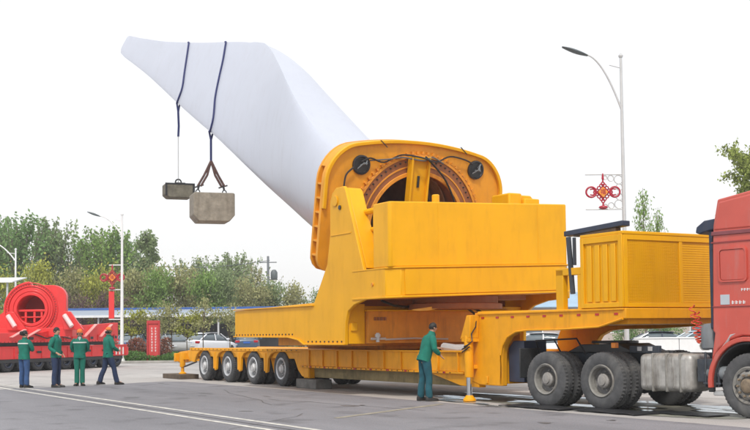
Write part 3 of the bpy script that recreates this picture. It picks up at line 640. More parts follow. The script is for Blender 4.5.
def section(s):
    U, L_, re, rn, th = tab(s); w = min(1, max(0, s/9.0)); w = w*w*(3-2*w)
    t0 = atan2(1.2, .75); circ = []; air = []; N = 64; R = 1.42
    for k in range(N):
        t = k/N
        # circle going from ridge over the front to the low edge then up the back
        ang = t0+(-1)*0 ; 
        a = t0+2*pi*t; circ.append((R*cos(a), R*sin(a)))      # e = cos, n = sin ; increasing angle: front side first
    # where low edge (angle pi) falls
    kl = (pi-t0)/(2*pi)
    for k in range(N):
        t = k/N; ch = re-L_
        if t <= kl:
            x = t/kl; e = re-ch*(1-cos(pi*x))/2*1.0; xx = (re-e)/ch
            camber = rn*(1-xx)**1.1
            th_f = .42*th*2.2*sqrt(max(0, 1-xx))*xx**.9*1.25 if xx < 1 else 0
            n_ = camber+th_f*.55
            air.append((e, n_))
        else:
            x = (t-kl)/(1-kl); ang = pi+x*(pi-.02); 
            # back side: from low edge round the back up to the top then to ridge
            if U-re < .06:
                e = L_+ch*(1-cos(pi*x))/2; xx = (re-e)/ch
                n_ = rn*(1-xx)**1.1-th*2.0*sqrt(max(0, 1-xx))*xx**.8*1.25
            else:
                top_e = U; e = L_+(top_e-L_)*(1-cos(pi*min(1, x/.82)))/2 if x < .82 else top_e+(re-top_e)*((x-.82)/.18)**1.2
                y = min(1, x/.82)
                n_ = -th*sin(pi*y)**.8*1.1 if x < .82 else rn*((x-.82)/.18)**.9*.98
            air.append((e, n_))
    pts = [(circ[k][0]*(1-w)+air[k][0]*w, circ[k][1]*(1-w)+air[k][1]*w) for k in range(N)]
    mx = max(p[0] for p in pts); mn = min(p[0] for p in pts)
    return [((p[0]*U/mx if p[0] > 0 else p[0]*(L_/mn if L_ < 0 else 1)), p[1]) if L_ < 0 else (L_+(p[0]-mn)*(U-L_)/(mx-mn), p[1]) for p in pts]
def bmap(s, e, n):
    bd = (-cos(PHI), 0, sin(PHI)); bu = (sin(PHI), 0, cos(PHI)); av = (0, 1, 0)
    ce = [.39*av[i]+.92*bu[i] for i in range(3)]; cn = [-.92*av[i]+.39*bu[i] for i in range(3)]
    return tuple(s*bd[i]+e*ce[i]+n*cn[i] for i in range(3))
SS = [.5, .7]+[i*.35 for i in range(3, 73)]+[25.4, 25.6, 25.8, 26.0, 26.2, 26.4, 26.5, 26.6]
b = MB(); N = 64; vs = []
for s in SS: vs += [bmap(s, e, n) for e, n in section(s)]
fs = [(i*N+k, i*N+(k+1) % N, (i+1)*N+(k+1) % N, (i+1)*N+k) for i in range(len(SS)-1) for k in range(N)]
fs.append(tuple((len(SS)-1)*N+k for k in range(N)))
b.add(vs, fs)
bl_loc = inframe(TR, BCu, BCv, BCz)
bl = b.build('wind_turbine_blade', WHT, None, bevel=0, loc=bl_loc, rot=(0, 0, TR['rz']))
tag(bl, 'huge white wind turbine blade rising up and left from the yellow adapter', 'blade')
for p in bl.data.polygons: p.use_smooth = True
bl.data.set_sharp_from_angle(angle=radians(28))
# inner root wall
b = MB(); vs = []
for s, r in ((.5, 1.41), (.49, 1.36), (2.5, 1.28), (4.5, .95), (4.6, .0)): vs += [bmap(s, r*cos(2*pi*k/64), r*sin(2*pi*k/64)) for k in range(64)]
b.add(vs, [(i*64+k, i*64+(k+1) % 64, (i+1)*64+(k+1) % 64, (i+1)*64+k) for i in range(4) for k in range(64)])
b.build('root_lining', mat('lining_brown', (.36, .23, .15), .7, var=.25), bl, bevel=0)
RIG = mat('rib_grey', (.20, .20, .21), .7, var=.2)
b = MB(); b.ring(1.28, 1.1, 0, .1, axis='z', n=48)
for s in (1.0, 2.0):
    vs = []
    for r, ds in ((1.285, 0), (1.285, .08), (1.2, .08), (1.2, 0)): vs += [bmap(s+ds, r*cos(2*pi*k/48), r*sin(2*pi*k/48)) for k in range(48)]
    MB().add(vs, [(i*48+k, i*48+(k+1) % 48, ((i+1) % 4)*48+(k+1) % 48, ((i+1) % 4)*48+k) for i in range(4) for k in range(48)]).build('lining_hoop', RIG, bl, bevel=0)

# straps round the blade with hung test weights
def blade_world(s, e, n): return Vector(bl_loc)+Matrix.Rotation(TR['rz'], 3, 'Z') @ Vector(bmap(s, e, n))
def front_n(s, e, back=False):
    sec = section(s); best = None
    for p, q2 in zip(sec, sec[1:]+sec[:1]):
        if (p[0]-e)*(q2[0]-e) <= 0 and abs(p[0]-q2[0]) > 1e-6:
            t = (e-p[0])/(q2[0]-p[0]); nn = p[1]+t*(q2[1]-p[1])
            if best is None or (nn < best if back else nn > best): best = nn
    return best or 0
def strap(path, loop_drop, label):
    # path: list of (s, e) from top edge to low edge on the camera side
    pts = []; m = 28
    P = [Vector((a, b_, 0)) for a, b_ in path]
    for i in range(len(P)-1):
        for k in range(8):
            t = k/8; pts.append(crlv(P, i, t))
    pts.append(P[-1]); F = []
    for p in pts:
        s, e = p.x, p.y; U, L_ = tab(s)[:2]; e = max(L_+.01, min(U-.01, e)); F.append(blade_world(s, e, front_n(s, e)+.03))
    Bk = []
    for p in reversed(pts):
        s, e = p.x, p.y; U, L_ = tab(s)[:2]; e = max(L_+.01, min(U-.01, e)); Bk.append(blade_world(s, e, front_n(s, e, True)-.03))
    lowp = (F[-1]+Bk[0])/2-Vector((0, 0, loop_drop))
    loop = [lowp]+Bk+F[::1]+[lowp]
    # order: low point, up the back, over the top, down the front, low point
    loop = [lowp]+Bk+F+[lowp]
    b = MB(); b.tube(loop, .036, 6); o = b.build('strap', STRP, None, bevel=0)
    return o, lowp
def crlv(P, i, t):
    p0, p1, p2, p3 = P[max(i-1, 0)], P[i], P[i+1], P[min(i+2, len(P)-1)]
    return .5*((2*p1)+(p2-p0)*t+(2*p0-5*p1+4*p2-p3)*t*t+(3*p1-p0-3*p2+p3)*t**3)
st1 = thing('blade_strap', 'dark blue strap looped round the blade nearer its tip', 'strap', (0, 0, 0), 0, 'straps round the blade')
o, low1 = strap([(19.5, 1.98), (18.9, 1.45), (18.3, .85), (17.75, .25), (17.65, -.15), (17.75, -.5)], .35, ''); o.name = 'band'; o.parent = st1
hb = low1.copy()
top1 = Vector((hb.x, hb.y, hb.z))
b = MB(); b.tube([top1, top1-Vector((-.02, 0, .55)), top1-Vector((0, 0, .95))], .045, 6); b.build('band_tail', STRP, st1, bevel=0)
end1 = Vector((hb.x, hb.y, 7.42))
b = MB(); b.tube([top1-Vector((0, 0, .9)), end1], .022, 6); b.build('rope', GALV, st1, bevel=0)
st2 = thing('blade_strap', 'dark blue strap looped round the widest part of the blade', 'strap', (0, 0, 0), 0, 'straps round the blade')
o, low2 = strap([(16.1, 2.58), (15.4, 1.9), (14.9, 1.25), (14.35, .5), (13.8, -.1), (13.65, -.5), (13.8, -.98)], .3, ''); o.name = 'band'; o.parent = st2
b = MB(); b.tube([low2, Vector((low2.x, low2.y, 7.75))], .045, 6); b.build('band_tail', STRP, st2, bevel=0)
# weights
def hook_block(c, sx, sy, sz, m, name, label, cat, ch, rz):
    t = thing(name, label, cat, (c[0], c[1], c[2]), rz, 'concrete test weights hung from the blade')
    poly = [(-sx/2, 0), (-sx/2+ch*.3, -ch), (0, -ch)]
    b = MB(); x, y, z = sx/2, sy/2, sz
    # block with chamfered lower edge and corners
    prof = [(-x, -z*.78), (-x+ch, -z), (x-ch, -z), (x, -z*.78), (x, -.04), (x-.04, 0), (-x+.04, 0), (-x, -.04)]
    b.prism([(p[0], p[1]) for p in prof], 'y', -y, y); o = b.build('block', m, t, bevel=.045)
    return t
wt1 = hook_block((end1.x, end1.y, 7.36), 1.12, .75, .56, CONK, 'test_weight', 'small dark rectangular block hung on the thin left rope', 'weight', .14, .35)
b = MB(); b.torus(.11, .028, (0, 0, .08), (1, 0, 0), (0, 0, 1)); b.box(-.2, .2, -.38, .38, -.01, .02); b.build('lifting_eye', BLKP, wt1, bevel=0)
b = MB(); b.box(-.57, .57, -.385, -.375, -.06, .0); b.box(-.57, -.49, -.385, -.375, -.5, -.06); b.box(.49, .57, -.385, -.375, -.42, -.06); b.build('steel_edging', BLKP, wt1, bevel=0)
zs = 6.72
wt2 = hook_block((low2.x+.03, low2.y, zs-.15), 1.48, 1.05, 1.03, CONB, 'test_weight', 'large light grey concrete block hung on brown slings', 'weight', .2, .3)
sl2 = thing('lifting_sling', 'pair of brown slings spread from the strap down to the large concrete block', 'sling', (low2.x, low2.y, 0), .3)
b = MB()
for sgn, nm in ((-1, 'sling_leg'), (1, 'sling_leg')):
    for d in (-.05, .06):
        b = MB(); b.tube([(0, 0, 7.78), (sgn*.20+d, 0, 7.25), (sgn*.43+d, 0, 6.85)], .045, 6); b.build('sling_leg', SLNG, sl2, bevel=0)
    b = MB(); b.tube([(sgn*.43-.16, 0, 6.80), (sgn*.43+.16, 0, 6.90)], .03, 6); b.tube([(sgn*.43, 0, 6.9), (sgn*.47, 0, 6.74)], .04, 6); b.torus(.07, .02, (sgn*.48, 0, 6.65), (1, 0, 0), (0, 0, 1), n=12); b.build('shackle', BLKP, sl2, bevel=0)

# ================================================================== TRACTOR
tk = thing('tractor_unit', 'red high roof truck tractor coupled to the yellow gooseneck', 'truck', TC['loc'], TC['rz'])
TW = 2.5
for x in (-4.58, -3.15):
    make_wheel(tk, 'trk', x, 0, .545, .30, .30, TYD, RIMD, HUBG, 'rear', dual=1)
    w = make_wheel(tk, 'trk', x, 0, .545, .30, .30, TYD, RIMD, HUBG, 'rear', dual=1); w.location.y = TW-.15; w.rotation_euler[2] = pi
    MB().lathe([(.09, .3), (.09, TW-.3)], c=(x, 0, .545), n=12).build('axle', CHS, tk, bevel=0)
    MB().lathe([(.0, .95), (.24, 1.0), (.3, 1.25), (.24, 1.5), (0, 1.55)], c=(x, 0, .56), n=16).build('differential', CHS, tk, bevel=0)
make_wheel(tk, 'trf', 0.0, .06, .545, .30, .31, TYD, RIMD, HUBR, 'front')
w = make_wheel(tk, 'trf', 0.0, .06, .545, .30, .31, TYD, RIMD, HUBR, 'front'); w.location.y = TW-.2; w.rotation_euler[2] = pi
for y in (.82, TW-.90): MB().box(-5.6, 1.2, y, y+.08, .78, 1.06).build('frame_rail', CHS, tk)
for x in (-5.55, -3.9, -2.0, -1.0): MB().box(x, x+.12, .9, TW-.9, .82, 1.02).build('cross_member', CHS, tk)
b = MB(); b.prism([(-4.7, 1.06), (-4.3, 1.22), (-3.4, 1.24), (-2.9, 1.06)], 'y', .75, TW-.75); b.build('coupling_plate', BLKP, tk)
MB().lathe([(.46, 1.235), (.46, 1.29)], c=(-3.85, TW/2, 0), axis='z', n=24).build('turntable', BLKP, tk, bevel=.01)
# low trailer frame parts visible between wheels
MB().box(-2.95, -2.25, .60, .68, 1.06, 1.20).build('air_pipe_tray', CHS, tk)
for k, x in enumerate((-2.75, -2.5)):
    MB().box(x, x+.10, .585, .60, 1.10, 1.18).build('tray_fitting', GALV, tk, bevel=.004)
b = MB(); b.box(-2.28, -1.12, .04, .66, .40, 1.06); ft_ = b.build('fuel_tank', ALU, tk, bevel=.10, seg=4)
for x in (-1.98, -1.68, -1.38): 
    b = MB(); b.box(x, x+.045, .025, .675, .385, 1.075); b.build('tank_strap', RIMD, tk, bevel=.10, seg=4)
for x in (-2.12, -1.82, -1.52, -1.24): MB().box(x, x+.02, .034, .05, .46, 1.0).build('tank_seam', ALU, tk, bevel=.008)
MB().lathe([(.06, 1.06), (.06, 1.12), (0, 1.12)], c=(-1.76, .35, 0), axis='z', n=12).build('tank_cap', BLKP, tk, bevel=0)
# battery box, air tanks, filter
MB().box(-1.04, -.70, .10, .62, .58, .98).build('battery_box', CHS, tk)
b = MB(); b.lathe([(.10, -.90), (.12, -.86), (.12, -.50), (.10, -.46)], c=(0, .2, .74), axis='x', n=16); b.build('air_tank', GRYP, tk, bevel=0)
b = MB(); b.box(-.88, -.84, .08, .12, .5, 1.1); b.box(-.62, -.58, .08, .12, .5, 1.1); b.box(-.9, -.55, .06, .1, .54, .58); b.build('battery_bracket', CHS, tk)
b = MB(); b.lathe([(.16, 1.14), (.19, 1.17), (.19, 1.50), (.14, 1.58), (.0, 1.6)], c=(-.84, .28, 0), axis='z', n=20); b.build('air_filter', GRYP, tk, bevel=0)
b = MB(); b.lathe([(.09, .98), (.09, 1.18), (0, 1.18)], c=(-.62, .14, 0), axis='z', n=14); b.build('filter_cup', ALU, tk, bevel=0)
b = MB(); b.box(-.76, -.67, .14, .9, 1.0, 3.0); b.build('cab_rear_rack', CHS, tk)
# white board seen below gooseneck? air hoses (red coils)
for j, (xa, za, xb, zb) in enumerate(((-1.28, 1.92, -1.05, 1.25), (-1.22, 1.80, -.98, 1.20))):
    pts = []; n = 110
    for k in range(n+1):
        t = k/n; pts.append((xa+(xb-xa)*t+.05*cos(t*2*pi*11), .30+.05*sin(t*2*pi*11)+.06*j, za+(zb-za)*t-.22*sin(pi*t)*(1-j*.3)))
    MB().tube(pts, .011, 5).build('coiled_air_hose', mat('hose_red', (.65, .07, .03), .4) if j == 0 else REDP, tk, bevel=0)
pts = [(-1.02+.07*cos(2*pi*k/10), .24+.012*k/4, 1.20-.0*k+.07*sin(2*pi*k/10)) for k in range(52)]
MB().tube(pts, .011, 5).build('coiled_air_hose', mat('hose_white', (.7, .68, .62), .4), tk, bevel=0)
# rear mud flap and light bar
MB().box(-5.35, -5.32, .06, .66, .55, 1.15).build('mud_flap', BLK, tk)
MB().tube([(-5.3, .12, 1.18), (-3.0, .12, 1.22)], .0, 4) if False else None
b = MB(); b.tube([(-5.2, .5, 1.02), (-5.1, .3, 1.30), (-4.0, .3, 1.34), (-3.95, .5, 1.02)], .02, 6); b.tube([(-4.6, .3, 1.32), (-4.6, .5, 1.05)], .015, 6); b.build('fender_bracket', BLKP, tk, bevel=0)
MB().box(-3.05, -2.95, .20, .30, 1.16, 1.26).build('side_marker', mat('orange_lens', (.8, .25, .02), .3), tk, bevel=.008)
# cab body
def cab_side(y):  # outline of the side with wheel arch
    pts = [(-.66, 1.46), (-.62, 2.9), (-.60, 3.25), (-.50, 3.70), (.7, 3.86), (1.35, 3.5), (1.50, 2.6), (1.55, 1.6), (1.55, .62), (.95, .62)]
    for k in range(9):
        t = k/8*pi*.86; pts.append((.02+.80*cos(t), .62+.76*sin(t)))
    pts += [(-.62, 1.42)]
    return pts
b = MB(); b.prism(cab_side(0), 'y', .04, TW-.04); b.build('cab_body', CABR, tk, bevel=.05, seg=3)
b = MB(); b.prism([(-.63, 3.08), (1.30, 3.08), (1.25, 3.15), (-.62, 3.15)], 'y', .015, TW-.015); b.build('roof_seam', mat('dull_purple', (.22, .06, .07), .5), tk, bevel=.01)
b = MB(); b.prism([(-.60, 3.16), (1.28, 3.16), (1.1, 3.5), (.65, 3.80), (-.48, 3.66)], 'y', .028, TW-.028); b.build('roof_fairing', CABR, tk, bevel=.04, seg=3)
# pressed window recess at the sleeper
def rrect(x0, x1, z0, z1, r=.07, n=5):
    out = []
    for cx, cz, a0 in ((x1-r, z1-r, 0), (x0+r, z1-r, pi/2), (x0+r, z0+r, pi), (x1-r, z0+r, 1.5*pi)):
        for k in range(n+1): out.append((cx+r*cos(a0+pi/2*k/n), cz+r*sin(a0+pi/2*k/n)))
    return out
o1 = rrect(-.50, .06, 2.28, 2.86); o2 = rrect(-.47, .03, 2.31, 2.83, .06)
n = len(o1); b = MB(); vs = [(x, .04, z) for x, z in o1]+[(x, .012, z) for x, z in o1]+[(x, .012, z) for x, z in o2]+[(x, .03, z) for x, z in o2]
b.add(vs, [(j*n+k, j*n+(k+1) % n, (j+1)*n+(k+1) % n, (j+1)*n+k) for j in range(3) for k in range(n)]); b.build('sleeper_panel_rim', CABR, tk, bevel=0)
MB().prism(rrect(-.465, .025, 2.315, 2.825, .055), 'y', .026, .045).build('sleeper_panel', CABR, tk, bevel=.006)
for z0, z1 in ((2.95, 2.975), (1.86, 1.878)): MB().box(-.64, 1.4, .026, .04, z0, z1).build('cab_trim', mat('trim_dark_red', (.30, .05, .05), .5), tk, bevel=.004)
MB().prism([(.16, 1.6), (.185, 1.6), (.185, 3.06), (.16, 3.06)], 'y', .03, .042).build('door_gap', BLKP, tk, bevel=0)
MB().prism([(.30, 2.2), (1.2, 2.2), (1.1, 2.95), (.30, 2.95)], 'y', .025, .05).build('door_window', GLS, tk, bevel=.01)
MB().box(1.48, 1.56, .25, TW-.25, 2.0, 3.0).build('windscreen', GLS, tk, bevel=.02)
MB().box(1.50, 1.62, .1, TW-.1, .6, 1.2).build('front_bumper', CABR, tk, bevel=.05)
for y in (.25, TW-.6): MB().box(1.60, 1.66, y, y+.35, .85, 1.08).build('headlight', WHTP, tk, bevel=.02)
# sticker and small raised lettering strokes
MB().box(-.48, -.30, .03, .041, 1.90, 2.07).build('cab_sticker', mat('sticker_grey', (.45, .50, .55), .5), tk, bevel=.002)
b = MB()
R = random.Random(3)
for k in range(4):
    x = -.26+k*.072
    b.box(x, x+.045, .034, .040, 1.915, 1.928); b.box(x+.008, x+.02, .033, .0395, 1.905, 1.965); b.box(x, x+.05, .0345, .0402, 1.94, 1.95)
for k in range(5):
    x = -.07+k*.055; b.box(x, x+.038, .034, .040, 2.14, 2.15); b.box(x+.004, x+.014, .033, .0395, 2.12, 2.165); b.box(x, x+.035, .0345, .0402, 2.155, 2.162)
stuff(b.build('door_lettering', WHTP, tk, bevel=0))
# front mudguard: red arch in front of black liner
b = MB(); n = 14; vs = []
for k in range(n+1):
    t = radians(8)+k/n*pi*.80; t = pi-k/n*pi*.72+.12
    for r, y in ((.70, .0), (.78, .0), (.78, .45), (.70, .45)): vs.append((.02+r*cos(t), y, .58+r*sin(t)))
b.add(vs, [(k*4+j, k*4+(j+1) % 4, k*4+4+(j+1) % 4, k*4+4+j) for k in range(n) for j in range(4)]+[(0, 1, 2, 3), (n*4, n*4+1, n*4+2, n*4+3)])
b.build('front_mudguard', CABR, tk, bevel=.012)
b = MB(); vs = []
for k in range(n+1):
    t = pi-k/n*pi+.12
    for r, y in ((.66, .05), (.69, .05), (.69, .8), (.66, .8)): vs.append((.02+r*cos(t), y, .58+r*sin(t)))
b.add(vs, [(k*4+j, k*4+(j+1) % 4, k*4+4+(j+1) % 4, k*4+4+j) for k in range(n) for j in range(4)]); b.build('wheel_arch_liner', BLK, tk, bevel=0)
MB().box(-.76, -.68, .02, .12, .42, .75).build('mudguard_flap', BLK, tk)
MB().tube([(-.50, .08, 1.16), (-.30, .06, 1.38), (-.10, .08, 1.45)], .03, 6).build('grab_pipe', GALV, tk, bevel=0)
# side air deflector arm above the power unit
b = MB(); b.prism([(-.98, 3.16), (-.96, 3.26), (-.80, 3.36), (-.56, 3.38), (-.56, 3.20), (-.80, 3.16), (-.90, 3.13)], 'y', .06, .42); b.build('air_intake_arm', NVY, tk, bevel=.02)
b = MB(); b.box(-.74, -.66, .10, .30, 1.5, 3.3); b.build('air_intake_duct', NVY, tk, bevel=.02)
MB().box(-.72, -.30, .10, .5, .36, .44).build('cab_step', GALV, tk)
MB().box(-.1, 1.4, .2, TW-.2, .55, 1.0).build('engine', CHS, tk)

# ================================================================== RED TRAILER + RED ADAPTER (left)
rt = thing('lowbed_trailer', 'bright red lowbed trailer behind the four standing workers', 'trailer', RT['loc'], RT['rz'])
MB().box(-9, 9.65, 0, .10, .56, 1.11).build('side_rail', REDP, rt, bevel=.02)
MB().box(-9, 9.65, 2.5, 2.6, .56, 1.11).build('side_rail', REDP, rt, bevel=.02)
MB().box(-9, 9.6, .1, 2.5, .8, 1.08).build('deck', REDP, rt)
MB().box(9.65, 9.75, 0, 2.6, .6, 1.0).build('rear_bumper', REDP, rt)
MB().box(-9, 9.65, -.03, 0, 1.07, 1.11).build('rail_flange', REDP, rt, bevel=.004)
for k in range(12):
    x = -1.0+k*.95; MB().box(x, x+.05, -.03, 0, .58, 1.06).build('rail_rib', REDP, rt, bevel=.004)
for k in range(11):
    x = 8.85-k*1.03
    make_wheel(rt, 'red', x, .05, .47, .40, .28, BLK, NVY, BLKP, 'trailer'); w = make_wheel(rt, 'red', x, .05, .47, .40, .28, BLK, NVY, BLKP, 'trailer'); w.location.y = 2.35; w.rotation_euler[2] = pi  # wheel parts all dark: shade under the rail put into their colour
MB().box(-9, 9.3, .5, 2.1, .15, .8).build('axle_beam', BLKP, rt)
MB().box(-9, 9.3, .04, .10, .40, .56).build('shade_skirt', BLKP, rt)  # black strip painting the shade under the rail
for k in range(6): MB().box(1.2+k*1.25, 1.5+k*1.25, -.045, -.03, .80, .90).build('rail_shadow', BLKP, rt, bevel=.003)  # black boxes painting slots of shadow on the rail
for k in range(3): MB().box(8.6+.3*k, 8.66+.3*k, -.05, 0, .62, .98).build('tail_bracket', WHTP, rt, bevel=.004)
ra = thing('blade_adapter', 'bright red blade adapter with round bearing ring on the red trailer', 'blade adapter', RT['loc'], RT['rz'])
for y0, y1 in ((0, .08), (2.52, 2.6)):
    MB().prism([(-6, 1.32), (8.82, 1.30), (8.82, 2.20), (8.5, 2.20), (4.89, 2.0), (2.7, 1.72), (-6, 1.68)], 'y', y0, y1).build('side_plate', REDP, ra, bevel=.02)
MB().box(-6, 8.8, .08, 2.52, 1.32, 1.66).build('base_box', REDP, ra)
MB().box(-6, 8.9, -.04, 0, 1.28, 1.34).build('bottom_flange', REDP, ra, bevel=.004)
MB().box(-5, 8.0, .3, 2.3, 1.12, 1.30).build('slew_base', BLKP, ra)
for k in range(9): MB().box(3.0+k*.68, 3.05+k*.68, -.035, 0, 1.34, 1.62).build('web_rib', REDP, ra, bevel=.004)
for x in (1.9, 3.6, 6.4): MB().box(x, x+.30, -.03, 0, 1.40, 1.52).build('slot_shadow', BLKP, ra, bevel=.004)  # black boxes painting slots of shadow on the side plate
b = MB(); b.tube([(2.2, -.05, 1.66), (3.0, -.12, 1.45), (3.9, -.08, 1.58), (4.8, -.12, 1.42)], .03, 6); b.build('hose', BLKP, ra, bevel=0)
b = MB()
for k in range(40): b.lathe([(.018, 0), (.018, -.02), (0, -.02)], c=(-1+k*.245, -.04, 1.31), n=6)
stuff(b.build('bolts', BLKP, ra, bevel=0))
PNK = mat('red_paint_lit', (.80, .35, .33), .4, var=.05)  # highlight along the gusset edges, put into a pale red colour
for x in (4.6, 5.9, 7.2, .6, 1.6):
    zz = 1.98 if x > 4 else 1.72
    MB().prism([(x, 1.50), (x+.07, 1.50), (x+1.05, zz+.10), (x+.95, zz+.10)], 'y', -.16, 0).build('gusset', REDP, ra, bevel=.008)
    MB().prism([(x-.03, 1.52), (x, 1.50), (x+.95, zz+.12), (x+.92, zz+.14)], 'y', -.17, .0).build('gusset_lit_edge', PNK, ra, bevel=0)
MB().box(8.2, 8.7, -.02, 0, 1.42, 1.55).build('label_plate', BLKP, ra, bevel=.002)
MB().box(4.0, 4.55, -.06, 0, 1.62, 1.95).build('control_box', mat('box_blue', (.10, .22, .45), .5), ra, bevel=.01)
# turret with ring, faces the road camera side
rz2 = -RT['rz']
cx0, cy0, cz0 = -15.67, 52.4, 2.78
def rtf(p):  # p = world-aligned local (x right, y away, z up) around ring centre -> RT frame
    wx_, wy_ = cx0+p[0]-RT['loc'][0], cy0+p[1]-RT['loc'][1]; c, s = cos(-RT['rz']), sin(-RT['rz'])
    return (wx_*c-wy_*s, wx_*s+wy_*c, cz0+p[2])
def rpl(ro, ri, y0, y1, m, name, n=72, bev=.02):
    vs = []
    for i in range(n):
        t = 2*pi*i/n; A = ro(t)
        for r, y in ((A, y0), (A, y1), (ri, y1), (ri, y0)): vs.append((r*cos(t), y, r*sin(t)))
    return MB(rtf).add(vs, [(i*4+j, ((i+1) % n)*4+j, ((i+1) % n)*4+(j+1) % 4, i*4+(j+1) % 4) for i in range(n) for j in range(4)]).build(name, m, ra, bevel=bev)
def rout(t):
    x, y = cos(t), sin(t); m = 9
    def ins(X, Y):
        if X < 0: return X*X+Y*Y < 1.28**2 or (X > -1.5 and Y < -.2 and Y > -1.2)
        return abs(X) < 1.58 and -1.2 < Y < 1.14-.10*abs(X)**2*.35 and (max(0, abs(X)-.98)**2+max(0, Y-.48)**2 < .62**2 or Y < .48)
    lo, hi = 0, 3
    for _ in range(20):
        m = (lo+hi)/2
        if ins(x*m, y*m): lo = m
        else: hi = m
    return lo
rpl(rout, .64, 0, .35, REDP, 'flange_frame')
rpl(lambda t: 1.08, 1.03, -.08, 0, REDP, 'bearing_rim')
rpl(lambda t: 1.0, .64, -.06, 0, REDP, 'bearing_ring')
rpl(lambda t: 1.22, 1.18, -.04, 0, REDP, 'bearing_rim')
rpl(lambda t: .78, .64, -.12, -.06, REDP, 'hole_rim')
rpl(lambda t: 1.05, .66, .35, 1.3, REDP, 'drum')
rpl(lambda t: .90, .80, -.10, -.06, REDP, 'bearing_step')
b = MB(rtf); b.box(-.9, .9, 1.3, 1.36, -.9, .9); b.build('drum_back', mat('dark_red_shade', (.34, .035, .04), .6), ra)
b = MB(rtf); b.box(-.68, .68, .1, .2, -.10, .0)
for x_ in (-.35, .05, .38): MB(rtf).box(x_, x_+.10, .12, .2, -.60, -.10).build('hole_bar', REDP, ra)
b.box(-.5, .5, .1, .2, -.38, -.32); b.build('cross_bar', REDP, ra)
b = MB(rtf)
for k in range(60):
    t = 2*pi*k/60; b.lathe([(.018, 0), (.018, -.03), (0, -.03)], c=(1.13*cos(t), 0, 1.13*sin(t)), n=6)
stuff(b.build('ring_bolts', BLKP, ra, bevel=0))
for sx in (-1, 1):
    xx = -.93 if sx < 0 else 1.62
    b = MB(rtf); b.tube([(xx, -.45, -.28), (xx+.38, -.6, -.80)], .11, 12); b.build('hydraulic_cylinder', mat('pink_white', (.75, .55, .55), .4), ra, bevel=.01)
    b = MB(rtf); b.prism([(xx-.05, -.95), (xx+.85, -.95), (xx+.55, -.55), (xx+.25, -.12), (xx-.05, -.10), (xx-.15, -.4)], 'y', -.40, -.2); b.build('cylinder_bracket', REDP, ra, bevel=.02)
b = MB(rtf); b.box(-2.3, 1.9, -.15, .6, -1.25, -.85); b.build('turret_base', REDP, ra)

# ================================================================== PEOPLE
def skin_mesh(name, m, chains, radii, parent, sub=1, smooth=True):
    """chains: dict joint->(pos), edges list; radii dict"""
    J = list(chains['j'].keys()); idx = {k: i for i, k in enumerate(J)}
    me = bpy.data.meshes.new(name); me.from_pydata([chains['j'][k] for k in J], [(idx[a], idx[b]) for a, b in chains['e']], [])
    o = bpy.data.objects.new(name, me); COL.objects.link(o)
    md = o.modifiers.new('skin', 'SKIN'); md.use_smooth_shade = True; md.branch_smoothing = .3
    if not me.skin_vertices: return None
    for k in J:
        sv = me.skin_vertices[0].data[idx[k]]; r = radii[k]; sv.radius = r if isinstance(r, tuple) else (r, r); sv.use_root = (k == J[0])
    s = o.modifiers.new('sub', 'SUBSURF'); s.levels = sub; s.render_levels = sub
    dg = bpy.context.evaluated_depsgraph_get(); dg.update(); ev = o.evaluated_get(dg); m2 = bpy.data.meshes.new_from_object(ev)
    o.modifiers.clear(); o.data = m2; bpy.data.meshes.remove(me)
    m2.materials.clear(); m2.materials.append(m)
    for p in m2.polygons: p.use_smooth = True
    o.parent = parent; return o
